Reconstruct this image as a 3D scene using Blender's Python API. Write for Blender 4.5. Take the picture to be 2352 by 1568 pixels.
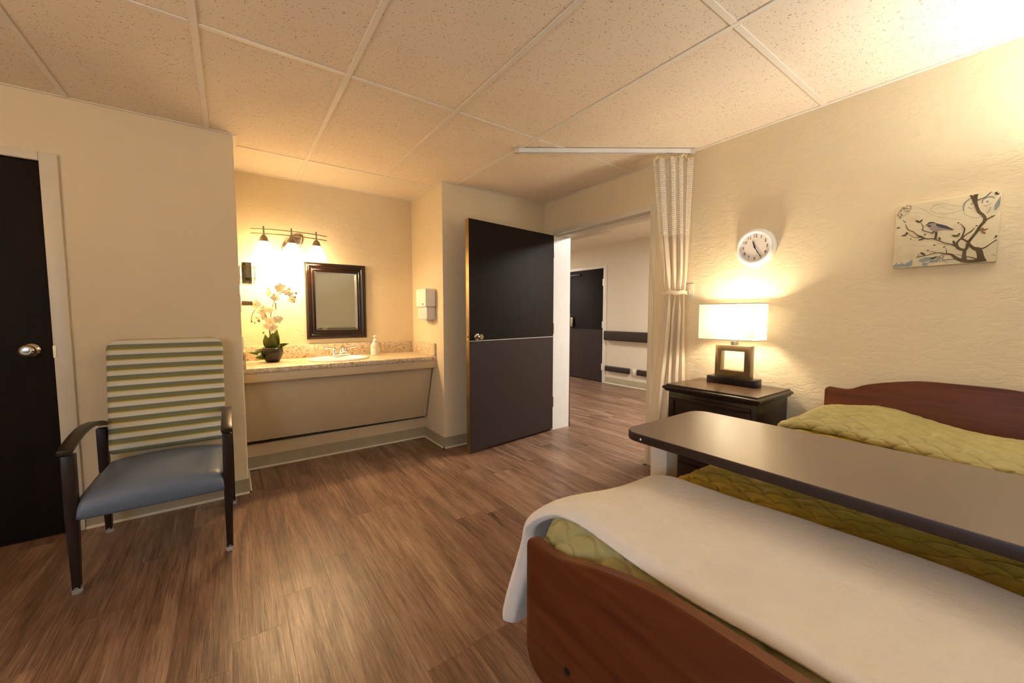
import bpy, bmesh, math, random
import numpy as np
from mathutils import Vector, Matrix, noise

for _o in list(bpy.data.objects):
    bpy.data.objects.remove(_o, do_unlink=True)
S = bpy.context.scene
COL = S.collection
random.seed(7)
R = math.radians
PI = math.pi

# ------------------------------------------------------------------ camera
CAM_H, YAW, PITCH, ROLL = 1.2182, 0.9475, 0.0685, 0.0005
_f = Vector((math.cos(YAW) * math.cos(PITCH), math.sin(YAW) * math.cos(PITCH), -math.sin(PITCH)))
_r = Vector((math.sin(YAW), -math.cos(YAW), 0.0))
_u = _r.cross(_f)
_c, _s = math.cos(ROLL), math.sin(ROLL)
_r, _u = _c * _r + _s * _u, -_s * _r + _c * _u
cam = bpy.data.cameras.new('camera')
cam_o = bpy.data.objects.new('camera', cam)
COL.objects.link(cam_o)
cam_o.matrix_world = Matrix(((_r.x, _u.x, -_f.x, 0), (_r.y, _u.y, -_f.y, 0), (_r.z, _u.z, -_f.z, CAM_H), (0, 0, 0, 1)))
cam.sensor_width = 36.0
cam.lens = 896.45 / 2352 * 36.0
cam.clip_start = 0.05
S.camera = cam_o

# ------------------------------------------------------------------ world, exposure
S.view_settings.view_transform = 'Standard'
S.view_settings.look = 'None'
S.view_settings.exposure = 0.30
S.view_settings.gamma = 1.0
S.view_settings.use_curve_mapping = False
w = bpy.data.worlds.new('world')
S.world = w
w.use_nodes = True
w.node_tree.nodes['Background'].inputs[0].default_value = (0.55, 0.72, 1.0, 1)
w.node_tree.nodes['Background'].inputs[1].default_value = 1.0

# ------------------------------------------------------------------ measures (metres)
H = 2.371
XR, YC, YV, YD = 2.715, 3.163, 3.904, 3.193
XA, XB = 0.055, 1.539           # alcove left / right wall
XW, YW = -2.2, -2.5             # walls behind the camera
XC, HC = 5.417, 2.434           # corridor
XN = 2.96                       # corridor side of the room wall

def lamp(name, kind, loc, watts, color, size=0.05, size_y=None, target=None, spread=None):
    d = bpy.data.lights.new(name, kind)
    d.energy = watts
    d.color = color
    if kind == 'AREA':
        d.size = size
        if size_y:
            d.shape = 'RECTANGLE'
            d.size_y = size_y
        if spread:
            d.spread = spread
    else:
        d.shadow_soft_size = size
    o = bpy.data.objects.new(name, d)
    COL.objects.link(o)
    o.location = loc
    if target is not None:
        o.rotation_euler = (Vector(target) - Vector(loc)).to_track_quat('-Z', 'Y').to_euler()
    return o

WARM = (1.0, 0.67, 0.34)
LAMPC = (1.0, 0.82, 0.59)
COOL = (0.58, 0.76, 1.0)
VAN_W, LAMP_W = 3.6, 27.0
# daylight through the window behind the camera
lamp('window_daylight', 'AREA', (XW + 0.10, -0.6, 1.45), 25, COOL, 1.7, 1.0, (1.0, 0.6, 0.9))
# overbed wall light (up-light) on the headboard wall, right of the frame
OB = (2.58, -0.46, 1.74)
lamp('overbed_uplight', 'AREA', (OB[0] - 0.01, OB[1], OB[2] + 0.075), 42, (0.92, 0.95, 0.95), 0.10, 0.66, (OB[0] - 0.35, OB[1], 3.0))
# added warm fill up-light behind the camera, brightens the ceiling; no lamp known there
UB = (XW + 0.13, 1.15, 1.74)
lamp('rear_fill_light', 'AREA', (UB[0] + 0.01, UB[1], UB[2] + 0.075), 32, (1.0, 0.70, 0.40), 0.10, 0.66, (UB[0] + 0.5, UB[1], 3.0))
# corridor ceiling panels
lamp('corridor_panel_light', 'AREA', (4.15, 1.75, HC - 0.03), 80, (1.0, 0.93, 0.86), 0.55, 1.1, (4.15, 1.75, 0))
lamp('corridor_panel_light', 'AREA', (4.15, 7.2, HC - 0.03), 60, (1.0, 0.93, 0.86), 0.55, 1.1, (4.15, 7.2, 0))

# ------------------------------------------------------------------ materials
class NT:
    def __init__(self, name):
        m = bpy.data.materials.new(name)
        m.use_nodes = True
        self.m, self.t = m, m.node_tree
        self.b = self.t.nodes['Principled BSDF']
        self.out = self.t.nodes['Material Output']
    def n(self, kind, **kw):
        x = self.t.nodes.new(kind)
        for k, v in kw.items():
            if k.startswith('i_'):
                x.inputs[k[2:].replace('_', ' ')].default_value = v
            else:
                setattr(x, k, v)
        return x
    def l(self, a, b):
        self.t.links.new(a, b)
    def set(self, **kw):
        for k, v in kw.items():
            self.b.inputs[k.replace('_', ' ')].default_value = v
    def coord(self, scale=(1, 1, 1), kind='Object', rot=(0, 0, 0), rand=False):
        tc = self.n('ShaderNodeTexCoord')
        mp = self.n('ShaderNodeMapping')
        mp.inputs['Scale'].default_value = scale
        mp.inputs['Rotation'].default_value = rot
        src = tc.outputs[kind]
        if rand:
            oi = self.n('ShaderNodeObjectInfo')
            ad = self.n('ShaderNodeVectorMath', operation='MULTIPLY_ADD')
            cb = self.n('ShaderNodeCombineXYZ')
            self.l(oi.outputs['Random'], cb.inputs[0]); self.l(oi.outputs['Random'], cb.inputs[1])
            ad.inputs[1].default_value = (37.0, 91.0, 0)
            self.l(cb.outputs[0], ad.inputs[0]); self.l(src, ad.inputs[2])
            src = ad.outputs[0]
            self.oi = oi
        self.l(src, mp.inputs[0])
        return mp.outputs[0]
    def noise(self, vec, scale=5, detail=4, rough=0.5, dist=0.0):
        x = self.n('ShaderNodeTexNoise')
        x.inputs['Scale'].default_value = scale
        x.inputs['Detail'].default_value = detail
        x.inputs['Roughness'].default_value = rough
        x.inputs['Distortion'].default_value = dist
        self.l(vec, x.inputs['Vector'])
        return x.outputs['Fac']
    def ramp(self, fac, stops, interp='LINEAR'):
        x = self.n('ShaderNodeValToRGB')
        cr = x.color_ramp
        cr.interpolation = interp
        while len(cr.elements) < len(stops):
            cr.elements.new(0.5)
        for e, (p, c) in zip(cr.elements, stops):
            e.position = p
            e.color = (*c, 1) if len(c) == 3 else c
        self.l(fac, x.inputs[0])
        return x.outputs[0]
    def math(self, op, a, b=None, c=None):
        x = self.n('ShaderNodeMath', operation=op)
        for i, v in enumerate((a, b, c)):
            if v is None:
                continue
            if isinstance(v, (int, float)):
                x.inputs[i].default_value = v
            else:
                self.l(v, x.inputs[i])
        return x.outputs[0]
    def mix(self, fac, a, b, mode='MIX'):
        x = self.n('ShaderNodeMix', data_type='RGBA', blend_type=mode)
        for sock, v in ((x.inputs[0], fac), (x.inputs[6], a), (x.inputs[7], b)):
            if isinstance(v, (int, float)):
                sock.default_value = v
            elif isinstance(v, tuple):
                sock.default_value = (*v, 1)
            else:
                self.l(v, sock)
        return x.outputs[2]
    def bump(self, h, strength=0.3, dist=0.01):
        x = self.n('ShaderNodeBump')
        x.inputs['Strength'].default_value = strength
        x.inputs['Distance'].default_value = dist
        self.l(h, x.inputs['Height'])
        self.l(x.outputs[0], self.b.inputs['Normal'])
    def col(self, c):
        self.l(c, self.b.inputs['Base Color'])

def plain(name, c, rough=0.5, metal=0.0, var=0.06, bump=0.0, bscale=200, spec=0.5):
    """plain coloured surface with a faint procedural mottling (and optional fine relief)"""
    m = NT(name)
    m.set(Roughness=rough, Metallic=metal, Specular_IOR_Level=spec)
    v = m.coord()
    f = m.noise(v, 9, 3)
    m.col(m.ramp(f, [(0.3, tuple(x * (1 - var) for x in c)), (0.7, tuple(min(1, x * (1 + var)) for x in c))]))
    if bump:
        m.bump(m.noise(v, bscale, 2), bump, 0.002)
    return m.m

def wall_paint(name, c, amount=0.27):
    m = NT(name)
    m.set(Roughness=0.62, Specular_IOR_Level=0.35)
    v = m.coord()
    d = m.noise(v, 6, 2, 0.5)
    vs = m.coord((1, 1, 1.9))
    a = m.noise(vs, 15, 5, 0.62, 0.45)
    a = m.ramp(a, [(0.40, (0, 0, 0)), (0.50, (0.75, 0.75, 0.75)), (0.62, (1, 1, 1))])
    b = m.noise(v, 110, 3, 0.6)
    mk = m.ramp(d, [(0.35, (0.25, 0.25, 0.25)), (0.65, (1, 1, 1))])
    h = m.math('MULTIPLY_ADD', m.math('MULTIPLY', a, mk), 1.0, m.math('MULTIPLY', b, 0.35))
    m.bump(h, amount, 0.006)
    m.col(m.ramp(d, [(0.3, tuple(x * 0.97 for x in c)), (0.7, c)]))
    return m.m

PAINT_C = (0.76, 0.645, 0.435)
M = {}
M['wall'] = wall_paint('cream_textured_paint', PAINT_C)
M['wall_corr'] = plain('corridor_paint', (0.74, 0.66, 0.53), 0.6, var=0.015, bump=0.1)
M['trim'] = plain('door_frame_paint', (0.70, 0.64, 0.50), 0.38, var=0.03)
M['trim_white'] = plain('white_gloss_paint', (0.80, 0.79, 0.76), 0.35, var=0.03)
M['vanity'] = plain('vanity_panel_paint', (0.63, 0.50, 0.32), 0.42, var=0.02)
M['base'] = plain('vinyl_base_grey_tan', (0.36, 0.305, 0.195), 0.45, var=0.05)
M['white_plastic'] = plain('white_plastic', (0.84, 0.82, 0.78), 0.35, var=0.02)
M['chrome'] = plain('chrome', (0.86, 0.85, 0.83), 0.09, 1.0, var=0.01)
M['nickel'] = plain('brushed_nickel', (0.36, 0.31, 0.25), 0.30, 1.0, var=0.04)
M['brass'] = plain('brass', (0.72, 0.52, 0.22), 0.25, 1.0, var=0.04)
M['door_edge'] = plain('aged_brass_edge', (0.30, 0.20, 0.075), 0.38, 0.85, var=0.25)
M['knob'] = plain('knob_metal', (0.62, 0.56, 0.44), 0.16, 1.0, var=0.03)
M['black'] = plain('black_lacquer', (0.009, 0.008, 0.007), 0.28, var=0.2)
M['black_plastic'] = plain('black_plastic', (0.012, 0.012, 0.012), 0.4, var=0.1)
M['porcelain'] = plain('white_porcelain', (0.86, 0.84, 0.79), 0.12, var=0.01)
M['handrail'] = plain('dark_brown_vinyl', (0.040, 0.027, 0.023), 0.5, var=0.08, bump=0.1)
M['steel_paint'] = plain('almond_powder_coat', (0.60, 0.54, 0.45), 0.4, var=0.03)
M['steel_dark'] = plain('dark_steel', (0.05, 0.05, 0.05), 0.45, 0.6)
M['mattress'] = plain('mattress_ticking', (0.55, 0.57, 0.58), 0.8, bump=0.15)
M['clear'] = NT('clear_plastic'); M['clear'].set(Base_Color=(0.9, 0.9, 0.88, 1), Roughness=0.08, Transmission_Weight=0.75, IOR=1.45); M['clear'] = M['clear'].m
M['frost_plastic'] = plain('frosted_drip_tray', (0.70, 0.68, 0.66), 0.3, var=0.03)
M['tee'] = plain('ceiling_tee_paint', (0.84, 0.77, 0.66), 0.5, var=0.02)

def m_tile():
    m = NT('fissured_ceiling_tile')
    m.set(Roughness=0.9, Specular_IOR_Level=0.1)
    v = m.coord((1, 1, 1), rand=True)
    n1 = m.n('ShaderNodeTexVoronoi', feature='F1'); n1.inputs['Scale'].default_value = 95; n1.inputs['Randomness'].default_value = 1
    vd = m.n('ShaderNodeVectorMath', operation='MULTIPLY_ADD')
    nn = m.n('ShaderNodeTexNoise'); nn.inputs['Scale'].default_value = 60; m.l(v, nn.inputs['Vector'])
    vd.inputs[1].default_value = (0.012, 0.012, 0.0); m.l(nn.outputs['Color'], vd.inputs[0]); m.l(v, vd.inputs[2])
    m.l(vd.outputs[0], n1.inputs['Vector'])
    sel = m.noise(v, 40, 3, 0.7)
    hole = m.math('LESS_THAN', n1.outputs['Distance'], m.math('MULTIPLY_ADD', sel, 0.62, -0.145))
    soft = m.noise(v, 3, 2)
    base = m.ramp(soft, [(0.3, (0.86, 0.74, 0.585)), (0.7, (0.90, 0.78, 0.62))])
    m.col(m.mix(hole, base, (0.33, 0.26, 0.18)))
    inv = m.math('SUBTRACT', 1.0, hole)
    fine = m.noise(v, 220, 2)
    m.bump(m.math('MULTIPLY_ADD', fine, 0.25, inv), 0.5, 0.002)
    return m.m
M['tile'] = m_tile()
M['tile_plain'] = plain('smooth_ceiling_board', (0.84, 0.755, 0.63), 0.85, var=0.02)

def m_plank():
    m = NT('vinyl_wood_plank')
    v = m.coord((1, 1, 1), rand=True)
    def sc(s):
        mp = m.n('ShaderNodeMapping'); mp.inputs['Scale'].default_value = s; m.l(v, mp.inputs[0]); return mp.outputs[0]
    broad = m.noise(sc((9, 0.9, 1)), 1.0, 4, 0.55, 1.2)
    grain = m.noise(sc((95, 2.8, 1)), 1.0, 6, 0.70, 0.9)
    fine = m.noise(sc((330, 9, 1)), 1.0, 3, 0.6, 0.3)
    blot = m.noise(sc((5, 1.6, 1)), 1.0, 4, 0.6, 0.5)
    f = m.math('ADD', m.math('MULTIPLY', broad, 0.40), m.math('ADD', m.math('MULTIPLY', grain, 0.46), m.math('MULTIPLY', fine, 0.28)))
    f = m.math('ADD', f, m.math('MULTIPLY_ADD', m.oi.outputs['Random'], 0.05, -0.025))
    c = m.ramp(f, [(0.36, (0.026, 0.013, 0.008)), (0.46, (0.090, 0.045, 0.026)), (0.56, (0.190, 0.104, 0.062)), (0.64, (0.285, 0.175, 0.112)), (0.76, (0.43, 0.30, 0.20))])
    dark = m.ramp(blot, [(0.30, (0.50, 0.47, 0.46)), (0.5, (1, 1, 1))])
    m.col(m.mix(0.55, c, dark, 'MULTIPLY'))
    m.l(m.ramp(f, [(0.35, (0.46, 0.46, 0.46)), (0.7, (0.30, 0.30, 0.30))]), m.b.inputs['Roughness'])
    m.set(Specular_IOR_Level=0.6)
    m.bump(m.math('ADD', m.math('MULTIPLY', grain, 0.6), fine), 0.28, 0.0016)
    return m.m
M['plank'] = m_plank()

def m_wood(name, dark, mid, light, scale=(3, 3, 40), rough=0.33, coat=0.0):
    m = NT(name)
    v = m.coord(scale)
    a = m.noise(v, 1.0, 5, 0.6, 0.7)
    b = m.noise(m.coord(tuple(s * 0.35 for s in scale)), 1.0, 3, 0.5)
    f = m.math('ADD', m.math('MULTIPLY', a, 0.65), m.math('MULTIPLY', b, 0.35))
    m.col(m.ramp(f, [(0.32, dark), (0.5, mid), (0.7, light)]))
    m.set(Roughness=rough, Coat_Weight=coat, Coat_Roughness=0.2)
    m.bump(a, 0.05, 0.001)
    return m.m
M['cherry'] = m_wood('cherry_laminate', (0.068, 0.0135, 0.0032), (0.108, 0.025, 0.006), (0.150, 0.041, 0.011), (9, 2.2, 34), 0.42)
M['cherry_lit_edge'] = m_wood('cherry_lit_edge_band', (0.115, 0.036, 0.011), (0.16, 0.054, 0.017), (0.21, 0.08, 0.027), (20, 3, 40), 0.38)  # edge band in lighter cherry: light on the top edge painted into the wood
M['espresso'] = m_wood('espresso_wood', (0.010, 0.0055, 0.004), (0.017, 0.0095, 0.007), (0.026, 0.015, 0.011), (30, 3, 30), 0.30)
M['espresso_top'] = m_wood('espresso_top', (0.055, 0.028, 0.014), (0.075, 0.039, 0.02), (0.10, 0.052, 0.028), (30, 3, 30), 0.28)
M['chair_wood'] = m_wood('dark_walnut', (0.012, 0.007, 0.005), (0.022, 0.013, 0.009), (0.035, 0.021, 0.014), (25, 25, 3), 0.33)
M['door'] = m_wood('dark_brown_door', (0.0075, 0.0055, 0.0038), (0.0105, 0.0075, 0.0052), (0.014, 0.010, 0.007), (14, 14, 2), 0.6)
M['kick'] = plain('kick_plate_plum_brown', (0.033, 0.021, 0.020), 0.52, var=0.04, bump=0.05)
M['mirror_frame'] = m_wood('dark_cherry_lacquer', (0.009, 0.0035, 0.0022), (0.013, 0.005, 0.003), (0.018, 0.007, 0.0045), (6, 6, 6), 0.16)
M['mirror'] = NT('mirror_glass'); M['mirror'].set(Base_Color=(0.80, 0.84, 0.82, 1), Metallic=1.0, Roughness=0.02); M['mirror'] = M['mirror'].m
M['bronze'] = plain('antique_bronze', (0.20, 0.145, 0.075), 0.34, 0.7, var=0.10)

def m_laminate():
    m = NT('taupe_table_laminate')
    v = m.coord()
    f = m.noise(m.coord((3, 3, 1)), 1.0, 2)
    m.col(m.ramp(f, [(0.3, (0.105, 0.066, 0.070)), (0.7, (0.120, 0.082, 0.055))]))
    m.set(Roughness=0.25, IOR=2.5)
    return m.m
M['laminate'] = m_laminate()
M['table_edge'] = plain('dark_edge_band', (0.028, 0.016, 0.012), 0.42, var=0.1)

def m_granite():
    m = NT('granite_laminate')
    v = m.coord()
    a = m.noise(v, 34, 6, 0.70, 1.6)
    b = m.noise(v, 75, 4, 0.6, 0.8)
    c0 = m.ramp(a, [(0.33, (0.22, 0.13, 0.07)), (0.41, (0.47, 0.34, 0.20)), (0.49, (0.68, 0.56, 0.38)), (0.64, (0.80, 0.71, 0.54))])
    sp = m.ramp(b, [(0.34, (0.28, 0.19, 0.12)), (0.46, (1, 1, 1))])
    m.col(m.mix(0.65, c0, sp, 'MULTIPLY'))
    m.set(Roughness=0.3)
    return m.m
M['granite'] = m_granite()

def m_stripe():
    m = NT('striped_upholstery')
    tc = m.n('ShaderNodeTexCoord')
    sx = m.n('ShaderNodeSeparateXYZ'); m.l(tc.outputs['Object'], sx.inputs[0])
    fr = m.math('FRACT', m.math('MULTIPLY', m.math('ADD', sx.outputs['Z'], 0.004), 1 / 0.0575))
    c = m.ramp(fr, [(0.0, (0.215, 0.195, 0.055)), (0.16, (0.225, 0.205, 0.07)), (0.26, (0.175, 0.195, 0.12)), (0.40, (0.165, 0.19, 0.15)), (0.47, (0.175, 0.19, 0.14)), (0.485, (0.66, 0.64, 0.53)), (0.72, (0.68, 0.66, 0.55)), (0.88, (0.64, 0.62, 0.49)), (0.90, (0.58, 0.46, 0.13)), (0.985, (0.56, 0.43, 0.11)), (1.0, (0.215, 0.195, 0.055))])
    wv = m.noise(m.coord((900, 900, 900)), 1, 1)
    m.col(m.mix(0.18, c, m.ramp(wv, [(0.3, (0.55, 0.55, 0.55)), (0.7, (1, 1, 1))]), 'MULTIPLY'))
    m.set(Roughness=0.85, Sheen_Weight=0.15)
    m.bump(wv, 0.12, 0.001)
    return m.m
M['stripe'] = m_stripe()
M['seat'] = plain('blue_grey_vinyl', (0.115, 0.150, 0.215), 0.40, var=0.04, bump=0.06, bscale=350)

def m_quilt(name, lo, hi, sheen, wr):
    m = NT(name)
    v = m.coord((1, 1, 1))
    f = m.noise(v, 14, 3, 0.6)
    m.col(m.ramp(f, [(0.3, lo), (0.7, hi)]))
    m.set(Roughness=0.62, Sheen_Weight=sheen, Sheen_Roughness=0.35)
    m.b.inputs['Sheen Tint'].default_value = (*hi, 1)
    w1 = m.noise(m.coord((60, 16, 30)), 1, 4, 0.6, 0.6)
    w2 = m.noise(v, 700, 2)
    m.bump(m.math('MULTIPLY_ADD', w2, 0.06, w1), wr, 0.006)
    return m.m
M['quilt_velvet'] = m_quilt('olive_velvet', (0.42, 0.275, 0.020), (0.58, 0.400, 0.042), 0.55, 0.8)
M['quilt_satin'] = m_quilt('sage_satin', (0.33, 0.285, 0.105), (0.41, 0.355, 0.14), 0.2, 0.30)

def m_plush():
    m = NT('cream_plush_fleece')
    v = m.coord()
    f = m.noise(v, 7, 4, 0.65)
    m.col(m.ramp(f, [(0.3, (0.78, 0.70, 0.58)), (0.7, (0.86, 0.78, 0.66))]))
    m.set(Roughness=0.95, Sheen_Weight=0.35, Sheen_Roughness=0.5, Specular_IOR_Level=0.15)
    a = m.noise(m.coord((1, 1.5, 1)), 420, 3, 0.7)
    b = m.noise(v, 60, 3, 0.6)
    m.bump(m.math('MULTIPLY_ADD', b, 0.9, a), 0.55, 0.003)
    return m.m
M['plush'] = m_plush()

def m_curtain():
    m = NT('cream_curtain_cloth')
    f = m.noise(m.coord((300, 300, 8)), 1, 2)
    m.set(Roughness=0.8, Sheen_Weight=0.2)
    c = m.ramp(f, [(0.3, (0.80, 0.715, 0.57)), (0.7, (0.85, 0.765, 0.62))])
    m.col(c)
    tr = m.n('ShaderNodeBsdfTranslucent'); m.l(c, tr.inputs[0])
    mx = m.n('ShaderNodeMixShader'); mx.inputs[0].default_value = 0.42
    m.l(m.b.outputs[0], mx.inputs[1]); m.l(tr.outputs[0], mx.inputs[2]); m.l(mx.outputs[0], m.out.inputs[0])
    m.bump(f, 0.1, 0.001)
    return m.m
M['curtain'] = m_curtain()

def m_mesh():
    m = NT('curtain_open_mesh')
    m.set(Base_Color=(0.80, 0.74, 0.63, 1), Roughness=0.8)
    tc = m.n('ShaderNodeTexCoord')
    mp = m.n('ShaderNodeMapping'); mp.inputs['Scale'].default_value = (1, 1, 1); m.l(tc.outputs['UV'], mp.inputs[0])
    br = m.n('ShaderNodeTexVoronoi', feature='DISTANCE_TO_EDGE', voronoi_dimensions='2D'); br.inputs['Scale'].default_value = 78; br.inputs['Randomness'].default_value = 0.18
    m.l(mp.outputs[0], br.inputs['Vector'])
    hole = m.math('GREATER_THAN', br.outputs['Distance'], 0.17)
    tr = m.n('ShaderNodeBsdfTransparent')
    mx = m.n('ShaderNodeMixShader'); m.l(hole, mx.inputs[0]); m.l(m.b.outputs[0], mx.inputs[1]); m.l(tr.outputs[0], mx.inputs[2]); m.l(mx.outputs[0], m.out.inputs[0])
    return m.m
M['mesh'] = m_mesh()

def m_shade():
    m = NT('white_linen_shade')
    f = m.noise(m.coord((400, 400, 400)), 1, 1)
    c = m.ramp(f, [(0.3, (0.80, 0.76, 0.68)), (0.7, (0.86, 0.82, 0.74))])
    m.col(c); m.set(Roughness=0.85)
    tr = m.n('ShaderNodeBsdfTranslucent'); m.l(c, tr.inputs[0])
    mx = m.n('ShaderNodeMixShader'); mx.inputs[0].default_value = 0.15
    m.l(m.b.outputs[0], mx.inputs[1]); m.l(tr.outputs[0], mx.inputs[2]); m.l(mx.outputs[0], m.out.inputs[0])
    return m.m
M['shade'] = m_shade()

def emit(name, c, s):
    m = NT(name)
    m.set(Base_Color=(0.8, 0.8, 0.8, 1), Emission_Color=(*c, 1), Emission_Strength=s, Roughness=0.3)
    return m.m
M['bulb_glass'] = emit('lit_frosted_glass', (1.0, 0.73, 0.41), 10.5)
M['lamp_bulb'] = emit('lit_lamp_bulb', (1.0, 0.80, 0.55), 12.0)
M['uplight_lens'] = emit('lit_uplight_lens', (1.0, 0.92, 0.80), 3.0)
M['panel_lens'] = emit('lit_panel_lens', (1.0, 0.95, 0.88), 3.0)
M['leaf'] = plain('orchid_leaf_green', (0.085, 0.115, 0.018), 0.35, var=0.3)
M['stem'] = plain('orchid_stem', (0.11, 0.12, 0.03), 0.5, var=0.2)
M['petal'] = plain('white_orchid_petal', (0.84, 0.81, 0.70), 0.6, var=0.03)
M['lip'] = plain('orchid_lip_yellow', (0.62, 0.50, 0.14), 0.5, var=0.15)
M['bud'] = plain('orchid_bud', (0.16, 0.13, 0.03), 0.5, var=0.2)
def m_pot():
    m = NT('dark_ribbed_glaze')
    f = m.noise(m.coord((6, 6, 160)), 1, 3, 0.6, 0.4)
    m.col(m.ramp(f, [(0.40, (0.004, 0.0035, 0.003)), (0.58, (0.022, 0.018, 0.012)), (0.74, (0.13, 0.115, 0.085))]))
    m.set(Roughness=0.25)
    m.bump(f, 0.3, 0.003)
    return m.m
M['pot'] = m_pot()
M['soil'] = plain('moss', (0.04, 0.032, 0.014), 0.95, var=0.3)
M['soap'] = NT('milky_soap_bottle'); M['soap'].set(Base_Color=(0.86, 0.82, 0.68, 1), Roughness=0.2, Transmission_Weight=0.25); M['soap'] = M['soap'].m
M['label_pink'] = plain('pale_label', (0.82, 0.74, 0.70), 0.5, var=0.02)
M['label_green'] = plain('pale_green_label', (0.66, 0.66, 0.40), 0.5, var=0.05)
def m_box():
    m = NT('printed_carton')
    f = m.noise(m.coord((60, 60, 12)), 1, 3, 0.6, 0.5)
    m.col(m.ramp(f, [(0.38, (0.20, 0.185, 0.12)), (0.5, (0.36, 0.34, 0.23)), (0.64, (0.46, 0.43, 0.29))]))
    m.set(Roughness=0.5)
    return m.m
M['carton'] = m_box()
M['carton_green'] = plain('carton_green_band', (0.07, 0.13, 0.05), 0.5, var=0.2)
M['dark_print'] = plain('dark_print', (0.03, 0.028, 0.024), 0.6)
M['stub'] = plain('dark_grey_stub', (0.26, 0.20, 0.12), 0.4, var=0.1)
def m_canvas():
    m = NT('cream_art_canvas')
    v = m.coord()
    a = m.noise(v, 9, 4, 0.6)
    b = m.noise(m.coord((600, 600, 600)), 1, 1)
    c = m.ramp(a, [(0.3, (0.66, 0.575, 0.37)), (0.55, (0.70, 0.62, 0.42)), (0.75, (0.60, 0.49, 0.32))])
    m.col(c); m.set(Roughness=0.75)
    m.bump(b, 0.15, 0.001)
    return m.m
M['canvas'] = m_canvas()
def ink(name, c, var=0.3):
    return plain(name, c, 0.75, var=var)
M['ink'] = {'trunk': ink('ink_brown', (0.105, 0.068, 0.030), 0.35), 'leaf': ink('ink_olive_brown', (0.075, 0.055, 0.022)), 'rust_leaf': ink('ink_rust', (0.26, 0.13, 0.035)),
            'blue_scroll': ink('ink_grey_blue', (0.26, 0.29, 0.29), 0.12), 'brown_stamp': ink('ink_stamp', (0.22, 0.11, 0.06), 0.2), 'faint_stamp': ink('ink_faint', (0.52, 0.40, 0.27), 0.08), 'script_line': ink('ink_script', (0.53, 0.43, 0.28), 0.08)}
M['bird_body'] = ink('bird_pale', (0.36, 0.29, 0.24), 0.25); M['bird_wing'] = ink('bird_wing', (0.070, 0.062, 0.085), 0.3); M['bird_cap'] = ink('bird_cap', (0.06, 0.05, 0.07), 0.2)
M['clock_rim'] = plain('clock_white_plastic', (0.86, 0.85, 0.83), 0.3, var=0.01)
M['clock_face'] = plain('clock_face_paper', (0.78, 0.74, 0.68), 0.55, var=0.01)
M['glass'] = NT('window_glass'); M['glass'].set(Base_Color=(1, 1, 1, 1), Roughness=0.0, Transmission_Weight=1.0, IOR=1.02); M['glass'] = M['glass'].m

for k_ in ('door', 'kick', 'handrail', 'cherry', 'cherry_lit_edge', 'black', 'espresso', 'chair_wood', 'black_plastic', 'table_edge'):
    M[k_].node_tree.nodes['Principled BSDF'].inputs['Specular IOR Level'].default_value = 0.28
M['door'].node_tree.nodes['Principled BSDF'].inputs['Specular IOR Level'].default_value = 0.16

# ------------------------------------------------------------------ geometry helpers
WORLD = {}

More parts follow.
